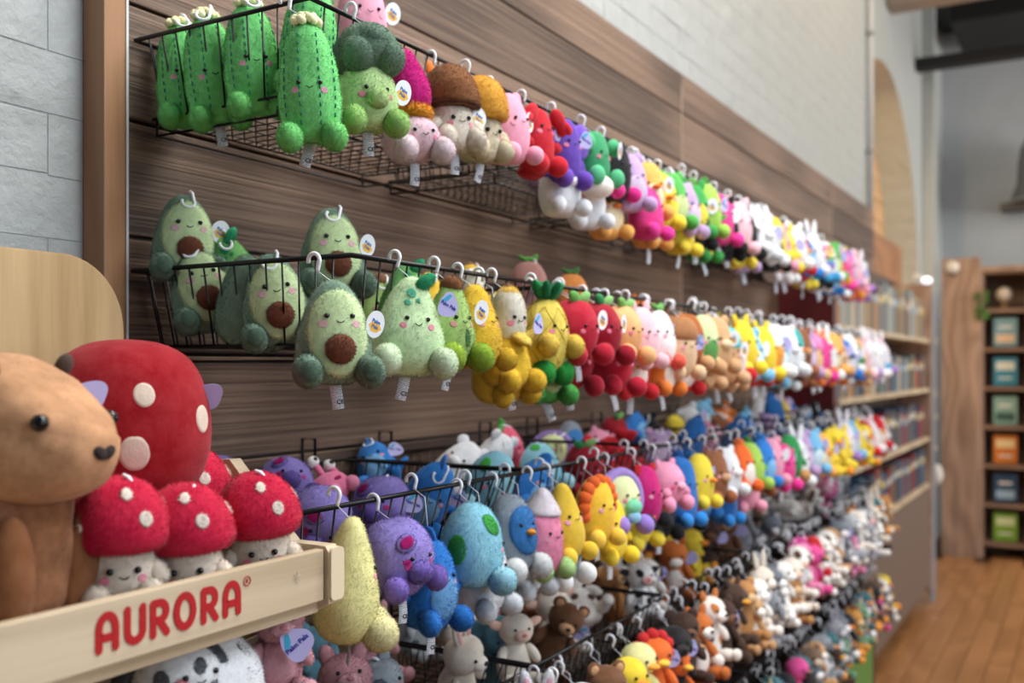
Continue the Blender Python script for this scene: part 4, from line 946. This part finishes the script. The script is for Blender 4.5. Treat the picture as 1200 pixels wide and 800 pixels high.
av = [(.068, 1.005, 1.725, -30, (0, 0), 'avocado plush standing at the wall, leftmost on the second row'), (.115, 1.012, 1.652, -32, (12, -6), 'avocado plush slumped at the left wires with its hook on its head'),
      (.250, 1.010, 1.630, -40, (8, 4), 'avocado plush sitting low behind the wires, middle of the basket'), (.275, 1.085, 1.70, -36, (0, 0), 'avocado plush standing highest in the second row basket, smiling over the rim'),
      (.175, 1.010, 1.634, 60, (14, 0), 'avocado plush turned away showing its dark green back in the basket')]
for x, y, z, rz, tl, lab in av: toy('avocado', x, y, z, rz, tl, 1.05, hook='loose' if rz < 0 else None, label=lab, group=GB[1], lod=0, tagv='w' if z > 1.69 else None)
toy('spotpear', .10, 1.09, 1.690, -20, (25, 10), 1.0, hook='loose', label='green pear plush leaning between the avocados at the panel', group=GB[1])
toy('spotpear', .32, 1.20, 1.640, -30, (0, 0), 1.0, hook=None, label='green pear plush inside the basket behind the hanging mint pear', group=GB[1])
toy('kiwi', .20, 1.29, 1.640, -30, (0, 0), 1.0, hook='loose', label='kiwi plush inside the second row basket beside the pears', group=GB[1])
toy('lemon', .22, 1.40, 1.655, -25, (0, 0), 1.0, hook='loose', label='lemon plush inside the second row basket before the banana', group=GB[1])
toy('banana', .23, 1.55, 1.650, -20, (10, 0), 1.0, hook='loose', label='banana plush leaning inside the second row basket', group=GB[1])
toy('sprout', .17, 1.84, 1.70, -35, (0, 0), 1.15, hook='loose', label='dusty rose sprout plush sitting high behind the pineapple', group=GB[1])
toy('pumpkin', .17, 2.04, 1.69, -35, (0, 0), 1.15, hook=None, label='warm orange pumpkin plush sitting high beside the rose sprout', group=GB[1])

# fill of the baskets
FILL = [
 (1.56, 'cherry strawb whitebear lilacbear orange yellowchick black tanbear redbird black whitecat greentree skybear lilacbear unicorn whitebun yellowchick pinkbear redbird yelstar whitebear black unicorn panda whitepup'.split(), 1, .045),
 (2.18, 'cherry orange hedgehog tanbear pumpkin yelstar tanbear redbird whitebear skybear yellowchick pinkcat whitebun lilacbear orange tanbear greentree hotpink whitecat'.split(), 1, .02),
 (1.03, 'octopus octopus octopus octopus alien bluewhale bluewhale earth whitebear bluewhale whitebear earth strawb cherry rainbow lobster penguin lobster pig lilacbear cherry shark bluewhale pinkbear blackcat shark yellowchick brownbear whitebear orange skybear bluewhale tealbird lilacbear skybear shark orange penguin whitebun yelstar skybear black yellowchick bluewhale redbird lilacbear bluejay'.split(), 2, .03),
 (.93, 'plainsow elephant sheep plainsow elephant spotpig plainsow bunny spotpig elephant sheep monkey plainsow sheep browncow pup foxy teddy browncow pup cow foxy palechick duck rooster darkbear duck monkey blackdog greyele teddy husky darkbear otter greyele wdog flam greybun seal pup cow husky calico horse greyele seal wdog koala'.split(), 2, .03),
 (.93, 'raccoon husky otter koala teddy greybun raccoon monkey greyele husky darkbear otter greybun koala raccoon husky greyele seal owl pengb beagle dino toucan otter koala greybun husky'.split(), 1, .05)]
for r, (y0, ks, cols, up) in enumerate(FILL):
    per = math.ceil(len(ks)/cols); step = (4.25-y0)/(per-1)
    for i, k in enumerate(ks):
        c = i % cols; j = i//cols; xr, zr = RIM[r]
        x = (.20 if cols == 1 else (.11, .265)[c])+random.uniform(-.02, .02); y = y0+j*step+random.uniform(-.02, .02)+(.03 if c else 0)
        if y < (.90 if r == 2 else .9): y = .92
        z = zr-.104+up*random.uniform(.3, 1.2)+(.02 if c == 0 and cols == 2 else 0)
        toy(k, x, y, z, random.uniform(-75, 15), (random.uniform(-38, 38), random.uniform(-40, 25)), random.uniform(.98, 1.12)*(1.0 if r < 3 else 1.1), hook='loose' if random.random() < .6 else None,
            group=GB[r], where=('b', r), tagv=random.choice((None, None, 'l')))
toy('sheep', .33, 1.50, 1.052, -35, (0, 0), 1.0, hook=None, label='cream sheep plush with pink ears sitting at the fourth row rim', group=GB[3], lod=1)
toy('cow', .33, 2.05, 1.045, -35, (0, 0), 1.0, hook=None, label='white cow plush with pink muzzle sitting over the fourth row rim', group=GB[3], lod=1)

# ---------------------------------------------------------------- labels that single each toy out
short = {}
for key, (n, d, fn, kw) in K.items(): short[d] = d.split(' with ')[0].replace(' plush', '')
from collections import Counter, defaultdict
byw = defaultdict(list)
for rec in ALL: byw[rec[2]].append(rec)
used = Counter()
for w, recs in byw.items():
    recs.sort(key=lambda q: q[3]); place = (f'hanging on the {ROWN[w[1]]} row' if w[0] == 'h' else f'inside the {ROWN[w[1]]} row baskets')
    N = len(recs); base = Counter(q[1] for q in recs)
    t2 = Counter(); t3 = Counter(); info = []
    for i, q in enumerate(recs):
        l = short[recs[i-1][1]] if i else 'near end'; rr = short[recs[i+1][1]] if i < N-1 else 'far end'
        info.append((l, rr)); t2[(q[1], rr)] += 1; t3[(q[1], l, rr)] += 1
    for i, q in enumerate(recs):
        l, rr = info[i]; s = short[q[1]]+' plush'
        if base[q[1]] == 1: lab = f'{q[1]} {place}'
        elif t2[(q[1], rr)] == 1: lab = f'{s} {place} just left of the {rr}'
        elif t3[(q[1], l, rr)] == 1: lab = f'{s} {place} between the {l} and the {rr}'
        else:
            k = used[(w, q[1], l, rr)]; used[(w, q[1], l, rr)] += 1
            lab = f'{s} {place} by the {rr}, '+('nearer one' if k == 0 else 'farther one' if k == 1 else 'farthest one')
        ws = lab.split()
        if len(ws) > 16: lab = ' '.join(lab.replace('hanging on the', 'on the').replace('inside the', 'in the').replace('just left of', 'left of').split()[:16])
        q[0]['label'] = lab

# ---------------------------------------------------------------- pine display shelf with the sign rail
sh = thing('display_shelf', 'pine display shelf with rounded back board and red lettered front rail', 'shelf', (0, 0, 0))
pts = [(-.6, 1.2), (.82, 1.2), (.82, 1.645)]+[(.82-.085+.085*math.cos(t), 1.645+.087*math.sin(t)) for t in np.linspace(.1, PI/2, 12)]+[(-.6, 1.732)]
link('back_board', extrude_poly(pts, .152, .170, M_pinez, 'back_board', .002), sh)
rail = link('front_rail', MB().box(-.006, .006, -.70, .70, -.027, .027).mesh('front_rail', M_pine, smooth=False, bevel=.0015), sh); rail.location = (.494, .108, 1.381)
# side board: low at the front, rising in a curve to the back
sp = [(.170, 1.20), (.505, 1.20+.15), (.505, 1.405), (.500, 1.411), (.45, 1.411)]+[(.45-.05*(1-math.cos(t))*.9, 1.411+.085*math.sin(t*.5)**2) for t in np.linspace(.2, PI, 9)]+[(.335, 1.494), (.31, 1.480), (.295, 1.45), (.290, 1.42), (.170, 1.42)]
v = [(x, -.0085, z) for x, z in sp]+[(x, .0085, z) for x, z in sp]; n = len(sp)
sb = MB().add(v, [tuple(range(n)), tuple(reversed(range(n, 2*n)))]+[(i, (i+1) % n, (i+1) % n+n, i+n) for i in range(n)]).mesh('side_board', M_pine, smooth=False)
bm = bmesh.new(); bm.from_mesh(sb); bmesh.ops.recalc_face_normals(bm, faces=bm.faces[:]); bm.to_mesh(sb); bm.free()
o = link('side_board', sb, sh); o.location = (0, .818, 0)
cap = link('end_cap', extrude_poly([(y+q[0], z+q[1]) for (y, z, a0) in ((.0045, .022, 0), (-.0045, .022, 1), (-.0045, -.022, 2), (.0045, -.022, 3)) for q in [(.006*math.cos(a0*PI/2+t), .006*math.sin(a0*PI/2+t)) for t in np.linspace(0, PI/2, 5)]], -.004, .005, plain('e3d3b4', .5), 'end_cap'), sh, 'pale rounded end piece of the rail')
cap.location = (.503, .821, 1.381)
link('tray', MB().box(.17, .49, -.6, .81, 1.340, 1.352).mesh('tray', M_pine, smooth=False), sh)
link('lower_tray', MB().box(.17, .50, -.6, .81, 1.20, 1.212).mesh('lower_tray', M_pine, smooth=False), sh)
# rounded letters as thick strokes lying on the rail
def stroke(mb, P, w, x0=0, x1=.0006):
    mb.cnt = getattr(mb, 'cnt', 0)
    P = [Vector((p[0], p[1])) for p in P]
    for a, b in zip(P, P[1:]):
        d = (b-a); 
        if d.length < 1e-7: continue
        n = Vector((-d.y, d.x)).normalized()*w/2; mb.cnt += 1; x1 += 1.2e-5
        q = [a+n, a-n, b-n, b+n]; mb.add([(x1, *c) for c in q]+[(x0, *c) for c in q], [(0, 1, 2, 3), (4, 7, 6, 5), (0, 3, 7, 4), (1, 5, 6, 2), (0, 4, 5, 1), (2, 6, 7, 3)])
    for c in P:
        x1 += 1.2e-5; k = 10; R = [(x1, c.x+w/2*math.cos(2*PI*i/k), c.y+w/2*math.sin(2*PI*i/k)) for i in range(k)]; mb.add(R, [tuple(range(k))])
def arc(cx, cy, rx, ry, a0, a1, n=12): return [(cx+rx*math.cos(R_(a)), cy+ry*math.sin(R_(a))) for a in np.linspace(a0, a1, n)]
GL = {'A': [[(0, .09)]+arc(.24, .56, .24, .34, 180, 0)+[(.48, .09)], [(0, .36), (.48, .36)]],
      'U': [[(0, .9), (0, .36)]+arc(.235, .34, .235, .25, 180, 360)+[(.47, .9)]],
      'R': [[(0, .09), (0, .89), (.2, .89)]+arc(.22, .665, .2, .225, 90, -90, 9)+[(0, .44)], [(.2, .44), (.44, .09)]],
      'O': [arc(.28, .5, .28, .41, 0, 360, 26)]}
red = plain('b3141c', .5)
for ch, u in zip('AURORA', (0, .86, 1.68, 2.47, 3.43, 4.25)):
    mb = MB()
    for P in GL[ch]: stroke(mb, [(p[0]*.0335, p[1]*.0335) for p in P], .0072)
    o = link('letter', mb.mesh('letter', red, smooth=False), rail, f'red letter {ch}'); o.location = (.0061, .532-.108+u*.0323, 1.3655-1.381+.0)
mb = MB(); stroke(mb, arc(0, 0, .0044, .0044, 0, 360, 18), .0007); stroke(mb, [(-.001, -.0018), (-.001, .0018), (.0006, .0016), (.0008, .0004), (-.001, 0), (.0012, -.0018)], .0006)
o = link('registered_mark', mb.mesh('registered_mark', red, smooth=False), rail); o.location = (.0061, .697-.108, 1.395-1.381)

# capybara: big plush in the shelf, head turned to the right of the view
def build_capy():
    o = thing('capybara_plush', 'large tan brown capybara plush sitting behind the lettered pine rail', 'plush toy', (.395, .522, 1.3525), R_(14))
    T = Toy(0); T.fur = .0014
    v, f = ico(5)
    bd = v*np.array([.062, .070, .105])+np.array([-.012, 0, .092]); bd[:, 2] = np.maximum(bd[:, 2], .001)
    T.solid('body', bd, f, '905f3e', amp=.0025, fur=.35, mat=plush('905f3e', .2))
    u = np.sign(v)*np.abs(v)**.72; t = np.clip(u[:, 0], -1, 1); tp = np.clip(t, 0, 1)
    h = np.stack([u[:, 0]*.098, u[:, 1]*.064*(1-.22*tp**1.5), u[:, 2]*.064*(1-.16*tp**1.5)], 1)
    h[:, 2] *= np.where(h[:, 2] > 0, 1-.50*tp**1.2, 1); h[:, 1] *= np.where(h[:, 2] > 0, 1-.12*tp, 1); h[:, 2] -= .012*tp; h += np.array([0, 0, .196])
    hi = T.solid('head', h, f, 'c09069', label='light tan brown head', amp=.0012, fur=.35, mat=plush('c09069', .14))
    def near_surf(p):
        d = np.linalg.norm(h-np.array(p), axis=1); return h[d.argmin()]
    for q in (-1, 1):
        p = near_surf((.088, q*.075, .214)); v2, f2 = ico(4); T.put('eye', MB().add(v2*.0072+p+[.001, q*.001, 0], f2).mesh('eye', plain('060608', .06)), None, hi)
        T.ell('ear', near_surf((.034, q*.052, .27))+np.array([0, q*.003, .004]), (.008, .006, .012), '4b392e', (q*-.5, 0, 0), parent=hi, label='dark brown ear')
        p = near_surf((.14, q*.009, .172)); T.ell('nostril', p, (.0035, .0085, .0055), '2c201d', (q*.45, 0, 0), parent=hi, fur=0, label='dark stitched nose')
    pts = [near_surf((.14, 0, z))+np.array([.0008, 0, 0]) for z in np.linspace(.172, .150, 6)]
    T.put('mouth', MB().tube(pts, .0008, 5).mesh('mouth', plain('6b4630', .9)), None, hi)
    for q in (-1, 1):
        T.ell('arm', (.040, q*.040, .070), (.016, .020, .058), '8d5a36', (q*-.1, .12, 0), fur=.3)
    T.ell('paw', (.045, .085, .035), (.024, .034, .036), '8a7562', label='grey brown fluffy paw', fur=.8, fl=.003)
    made = []
    for (n_, me, lab, par, kind) in T.parts: made.append(link(n_, me, made[par] if par is not None else o, lab))
    h_ = link('hang_tag', TAG, o, 'lavender hang tag'); h_.matrix_local = Matrix.Translation((.018, .082, .222)) @ Euler((R_(-70), 0, R_(-40))).to_matrix().to_4x4()
    return o
cb = build_capy()

# big round mushroom cushion
def build_cushion():
    o = thing('mushroom_cushion', 'big round red mushroom cushion with white dots behind the small mushrooms', 'cushion', (.335, .690, 1.405), R_(-42))
    T = Toy(0); T.fur = .0011
    R, H, zc = .085, .176, .012
    PROF['dome2'] = [(.0, .0), (.5, .02), (.82, .13), (.98, .32), (1, .5), (.95, .68), (.78, .86), (.45, .97), (0, 1)]
    b, i = T.lathe('cap', 'dome2', R, H, '960416', 1.0, 1.0, (0, 0, .048), fur=.35, label='red velvety cap'); b.sx = b.sy = 1
    for az, z, r in ((.16, .112, .0150), (.27, .168, .0105), (1.12, .142, .0130), (-1.0, .135, .0125), (2.1, .12, .012), (3.2, .13, .012), (4.3, .11, .012)):
        T.patch('spot', b, 0, z, r, r*1.15, 'd9c7b5', az=az, off=.0008, label='cream felt dot', fur=0)
    T.lathe('stalk', 'pod', .052, .075, 'eadfce', 1, 1)
    0 and T.put('seam', MB().tube([(0+R*.02, (R+.0004)*math.cos(t)*.985, .048+H*.38+math.sin(t)*R*.98) for t in np.linspace(.15, PI-.15, 26)], .0008, 5).mesh('seam', plain('8c1024', .9)))
    made = []
    for (n_, me, lab, par, kind) in T.parts: made.append(link(n_, me, made[par] if par is not None else o, lab))
    h_ = link('hang_tag', TAG, o, 'lavender hang tag'); h_.matrix_local = Matrix.Translation((.015, .082, .165)) @ Euler((R_(-70), R_(10), R_(-10))).to_matrix().to_4x4()
    return o
build_cushion()
GM = 'small red mushroom plushes in the pine shelf'
toy('redmush', .448, .675, 1.366, -44, (3, 2), 1.0, hook='loose', label='red dotted mushroom plush in front, above the lettering', group=GM)
toy('redmush', .450, .768, 1.372, -38, (4, 6), .98, hook='loose', label='red dotted mushroom plush nearest the right end of the pine rail', group=GM)
toy('redmush', .425, .610, 1.378, -30, (0, 6), 1.0, hook='loose', label='red dotted mushroom plush partly behind the capybara', group=GM)
toy('redmush', .36, .752, 1.392, -44, (0, 0), 1.0, hook=None, label='red dotted mushroom plush hidden behind the front two', group=GM)
# plush in the lower tray, seen under the rail
def k_dalm(T):
    b, _ = T.lathe('body', 'ball', .068, .125, 'e6eaee', 1.0, 1.05); T.top = .13; T.side = (.03, .04, .07)
    h, hi = T.ell('head', (.045, -.018, .095), (.034, .040, .030), 'eef1f3'); T.face(h, .1, .014, eye=.003, cheek=None)
    T.ell('nose', (.079, -.018, .095), (.005, .006, .004), 'd88a96', parent=hi)
    for q in (-1, 1): T.ell('ear', (.035, -.018+q*.036, .105), (.016, .010, .028), '55585e', (q*.8, 0, 0), parent=hi)
    for az, z, r, w in ((-1.3, .05, .010, 1.4), (-.9, .08, .009, 1), (-.6, .045, .009, 1.3), (.5, .06, .011, 1.5), (.9, .085, .008, 1.2), (1.3, .05, .010, 1), (.2, .03, .009, 1), (-1.7, .08, .01, 1), (1.7, .08, .01, 1.2), (2.4, .05, .01, 1), (-2.4, .06, .01, 1), (.75, .035, .009, 1.6), (1.1, .105, .008, 1.0)):
        T.patch('spot', b, 0, z, r, r*w, '4a4d53', az=az, off=.0012, label='grey black spot', fur=.3)
    for y, z, r in ((-.035, .1, .007), (0, .108, .006), (.012, .085, .006), (-.03, .082, .006)): T.patch('spot', h, y, z, r, r*1.2, '4a4d53', off=.001, parent=hi, fur=.3)
K['dalm'] = ('dalmatian_plush', 'round spotted dalmatian plush', k_dalm, {})
toy('dalm', .42, .70, 1.212, -35, (0, 0), 1.0, lod=0, hook=None, label='round white dalmatian plush with grey spots beneath the lettered rail')
tp = toy('plainsow', .445, .795, 1.252, -35, (0, 0), .85, lod=0, hook=None, label='dusty pink piglet plush with lavender tag under the right rail end')
h_ = link('hang_tag', TAG, tp, 'large lavender hang tag'); h_.matrix_local = Matrix.Translation((.045, .016, .070)) @ Euler((R_(38), 0, 0)).to_matrix().to_4x4() @ Matrix.Scale(1.45, 4)
q = link('lettering', T1, h_); q.location = (.0007, 0, 0); q.rotation_euler = (R_(90), 0, R_(90)); link('print_band', TEAL, h_)
# red rounded thing at the frame's very edge behind the capybara
boxo('side_post', (.02, .02, .5), (.16, -.55, 1.45), M_pinez, sh)

# ---------------------------------------------------------------- cabinet under the baskets, far bookshelves
gc = thing('low_cabinet', 'green fronted low cabinet under the lowest row of baskets', 'cabinet', (0, 0, 0))
link('carcass', MB().box(.01, .40, .9, 4.36, .0, .58).mesh('carcass', plain('3d3029', .6), smooth=False, bevel=.003), gc)
link('end_panel', MB().box(.01, .415, 4.362, 4.382, 0, .62).mesh('end_panel', plain('6b3a34', .6), smooth=False), gc, 'brown end panel')
for i in range(6):
    boxo('door', (.014, .555, .56), (.408, 1.21+i*.57, .29), plain('5f8f3c', .6), gc, .003, label='green door')
# uprights between toy panel and bookshelves
o = boxo('shelf_upright', (.24, .07, 1.96), (.125, 4.42, .98), plain('5a1418', .5), bevel=.004); tag(o, 'dark red upright post between the hanging toys and the bookshelves', 'post')
bk = thing('wall_bookcase', 'wall bookcase with pine shelves beyond the dark red post', 'bookcase', (0, 0, 0))
link('back_panel', MB().box(.0, .012, 4.5, 7.35, .1, 2.2).mesh('back_panel', plain('5b4a40', .7), smooth=False), bk)
for z in (1.775, 1.445, 1.115, .80):
    boxo('shelf_board', (.24, 2.8, .026), (.13, 5.87, z), M_pine, bk, .002)
for z in (.45,): boxo('kick_panel', (.24, 2.8, .66), (.13, 5.87, .45), plain('6f5e54', .6), bk)
boxo('side_panel', (.25, .024, 2.1), (.135, 7.30, 1.12), M_panelfar, bk)
bc = ['8c7a5e', 'a38b68', '5c6d7a', '7d6a58', '8a9a9c', '6e5a4c', '2f3d52', '3f5f7a', 'b8aa92', '44505e', '6b7c6a', '273248', 'a97b4e', '8b2f33', '52677c']
bn = 0
bnames = {'8c7a5e': 'olive tan', 'a38b68': 'light tan', '5c6d7a': 'slate', '7d6a58': 'taupe', '8a9a9c': 'pale grey', '6e5a4c': 'brown', '2f3d52': 'dark navy', '3f5f7a': 'denim blue', 'b8aa92': 'cream', '44505e': 'charcoal', '6b7c6a': 'moss', '273248': 'midnight blue', 'a97b4e': 'ochre', '8b2f33': 'dark red', '52677c': 'steel blue'}
rb = random.Random(11)
shn = {0: 'above the top pine shelf', 1: 'on the second pine shelf', 2: 'on the third pine shelf', 3: 'on the lowest pine shelf'}
for si, (z, hb) in enumerate(((1.788, .30), (1.458, .22), (1.128, .24), (.813, .25))):
    y = 4.52; prev = None
    pool = (['8c7a5e', 'a38b68', '5c6d7a', '7d6a58', '8a9a9c', 'b8aa92', 'a97b4e'] if si == 0 else bc if si < 2 else ['2f3d52', '3f5f7a', '44505e', '273248', '6e5a4c', '52677c', '8b2f33'])
    run = []
    while y < 7.15:
        th = rb.choice((.05, .07, .09, .11)); h = hb*rb.uniform(.8, 1.0); c = rb.choice([q for q in pool if q != prev]); prev = c
        o = thing('book', '', 'book', (.14, y+th/2, z), R_(rb.uniform(-2, 2)), f'books {shn[si]} of the wall bookcase')
        link('cover', MB().box(-.08, .085, -th*.48, th*.48, 0, h).mesh('cover', plain(c, .45), smooth=False, bevel=.002), o)
        link('spine_band', MB().box(.084, .0865, -th*.4, th*.4, h*.62, h*.78).mesh('spine_band', plain(rb.choice(['d8d2c4', 'c9b46a', '9fb0be']), .5), smooth=False), o)
        run.append((o, bnames[c])); y += th+rb.choice((.002, .004, .03))
    cnt = Counter()
    for i, (o, c) in enumerate(run):
        l = run[i-1][1] if i else 'shelf end'; rr = run[i+1][1] if i < len(run)-1 else 'far end'
        key = (c, l, rr); cnt[key] += 1
        o['label'] = f'{c} book {shn[si]}, between {l} and {rr}' + (', farther one' if cnt[key] > 1 else '')
# spot light fitting and paper bags on the narrow shelf beyond
lf = thing('spot_lamp', 'bright white spot lamp on an arm above the bookcase end', 'lamp', (.16, 7.30, 2.20))
link('lamp_arm', MB().tube([(-.02, 0, -.036), (0, 0, .03), (.06, 0, 0)], .012, 8).mesh('lamp_arm', plain('cfd4da', .4)), lf)
v, f = ico(3); link('lamp_head', MB().add(v*[.034, .034, .026]+[.07, 0, -.01], f).mesh('lamp_head', plain('f2f6ff', emit=1.1)), lf)
o = boxo('bookcase_post', (.035, .035, 2.1), (.26, 7.33, 1.05), plain('aeb6c4', .4, .3)); tag(o, 'slim metal post at the far end of the wall bookcase', 'post')
ns = thing('narrow_shelf', 'narrow pine shelf stack on the wall beyond the bookcase', 'shelf', (0, 0, 0))
for z in (1.80, 1.40, 1.22, .98): boxo('shelf_board', (.16, .55, .03), (.10, 7.95, z), M_pine, ns)
boxo('upright', (.03, .05, 1.9), (.03, 7.95, .95), plain('a8a5a0'), ns)
for i, (y, h, lab) in enumerate(((7.78, .36, 'tall white paper roll on the narrow shelf, nearer one'), (8.1, .33, 'tall white paper roll on the narrow shelf, farther one'))):
    o = link('paper_roll', MB().tube([(0, 0, 0), (0, 0, h)], .05, 16).mesh('paper_roll', plain('d5d8dc', .6), smooth=True)); o.location = (.1, y, 1.816); tag(o, lab, 'paper roll', 'paper rolls on the narrow shelf')
hb = thing('hanging_bag', 'small pale cloth bag hanging below the narrow shelf', 'bag', (.2, 8.0, .78))
v, f = ico(3); link('bag_body', MB().add(v*[.05, .05, .08]+[0, 0, .02], f).mesh('bag_body', plush('d4d4cf')), hb)
link('bag_cord', MB().tube([(0, 0, .09), (0, 0, .2)], .004, 6).mesh('bag_cord', plain('3a3a3a')), hb)
o = boxo('appliance_column', (.12, .35, .72), (.08, 7.6, .36), plain('93a0ae', .5), bevel=.01); tag(o, 'pale blue grey box standing on the floor by the bookcase', 'box')

# back bookcase: wide side panel and open compartments
bb = thing('tall_bookcase', 'tall brown wooden bookcase against the grey back wall', 'bookcase', (0, 0, 0))
link('side_panel', MB().box(.10, .40, 9.15, 9.20, 0, 2.52).mesh('side_panel', M_panelfar, smooth=False, bevel=.003), bb)
link('back_panel', MB().box(.38, 2.2, 9.60, 9.62, 0, 2.4).mesh('back_panel', plain('77604f', .7), smooth=False), bb)
for x in (.40, .76, 1.14, 1.52): boxo('divider', (.035, .42, 2.4), (x, 9.40, 1.2), M_panelfar, bb)
for i in range(8): boxo('shelf_board', (1.5, .40, .028), (1.15, 9.40, .12+i*.325), wood('shelf_brown', '7d6250', '9a7c66', 0, scale=1.5, stretch=12), bb)
link('top_board', MB().box(.38, 2.2, 9.18, 9.62, 2.40, 2.44).mesh('top_board', M_panelfar, smooth=False), bb)
covers = [('7fa9b4', 'e8c9a8', 1.775), ('3f8fa8', 'e2e6d8', 1.445), ('8fb7a8', '3d5f58', 1.12), ('d97f2e', 'f0d8a0', .795), ('32506e', '9fc0d8', .47), ('7fae3c', 'd8e6b0', .145)]
cl = ['pale blue picture book with cream band', 'turquoise picture book with pale band', 'mint picture book with dark green band', 'orange picture book with yellow band', 'navy picture book with light blue band', 'lime green picture book with pale band']
for ci in range(3):
    for i, (c1, c2, z) in enumerate(covers):
        if ci: c1, c2 = covers[(i*2+ci) % 6][0], covers[(i+ci) % 6][1]
        x = .58+ci*.375
        o = thing('picture_book', cl[i]+(' facing out in the left column' if ci == 0 else ' facing out, off to the right, middle column' if ci == 1 else ' facing out, off to the right, last column'), 'book', (x, 9.28, z), 0, 'picture books facing out in the tall bookcase')
        link('cover', MB().box(-.09, .09, -.012, .012, .0, .235).mesh('cover', plain(c1, .4), smooth=False, bevel=.002), o)
        link('cover_picture', MB().box(-.07, .07, -.0135, -.012, .13 if i % 2 else .03, .2 if i % 2 else .1).mesh('cover_picture', plain(c2, .5), smooth=False), o)
        link('title_band', MB().box(-.05, .05, -.0138, -.012, .055 if i % 2 else .15, .07 if i % 2 else .17).mesh('title_band', plain('f0efe8', .5), smooth=False), o)
gl = thing('glass_globe', 'round pale globe ornament in the top compartment of the tall bookcase', 'ornament', (.57, 9.3, 2.09))
v, f = ico(3); link('globe', MB().add(v*.062+[0, 0, .12], f).mesh('globe', plain('d7cdbc', .3)), gl); link('stand', MB().tube([(0, 0, 0), (0, 0, .07)], [.035, .012], 10).mesh('stand', plain('8f7350', .5)), gl)
iv = thing('trailing_plant', 'small green trailing plant on the side of the tall bookcase', 'plant', (.41, 9.14, 2.02))
mb = MB(); rp = random.Random(4); v, f = ico(1)
for k in range(46):
    c = np.array([rp.uniform(-.05, .05), rp.uniform(-.05, .0), rp.uniform(-.02, .22)]); mb.add((v*[.022, .006, .014])@rotm(rp.uniform(-1, 1), rp.uniform(-1, 1), rp.uniform(0, 6)).T+c, f)
link('foliage', mb.mesh('foliage', plain('4f7d2e', .6)), iv, kind='stuff')
wsn = thing('panel_globe', 'small round white lamp globe fixed on top of the wide panel', 'lamp', (.19, 9.1, 2.44)); v, f = ico(3)
link('globe', MB().add(v*.055, f).mesh('globe', plain('d8d2c8', .3)), wsn); link('mount', MB().tube([(0, 0, 0), (0, .07, -.06)], .02, 8).mesh('mount', plain('6b5a4c')), wsn)
# bell shaped wall lantern on a bracket shelf, high on the back wall
bl = thing('wall_lantern', 'bell shaped grey glass lantern high on the back wall', 'lantern', (.80, 10.0, 3.08))
prof = [(0, .60), (.03, .60), (.10, .57), (.15, .48), (.17, .34), (.18, .16), (.22, .05), (.23, 0)]
V = []; F = []; na = 24
for r, z in prof:
    for k in range(na): V.append((r*math.cos(2*PI*k/na)+1e-5*k, r*math.sin(2*PI*k/na), z))
for i in range(len(prof)-1):
    for k in range(na): F.append((i*na+k, (i+1)*na+k, (i+1)*na+(k+1) % na, i*na+(k+1) % na))
link('bell', MB().add(V, F).mesh('bell', plain('6d6e6a', .25, .2)), bl)
link('base_ring', MB().tube([(.235*math.cos(t), .235*math.sin(t), 0) for t in np.linspace(0, 2*PI, 24, endpoint=False)], .016, 8, closed=True).mesh('base_ring', plain('8a8b88', .4)), bl)
v, f = ico(3); link('bulb', MB().add(v*.06+[0, -.13, .22], f).mesh('bulb', plain('dfe6e6', emit=.5)), bl)
o = boxo('wall_ledge', (.62, .30, .05), (.80, 10.12, 3.05), plain('5c5148', .6)); tag(o, 'dark ledge carrying the bell lantern on the back wall', 'ledge')
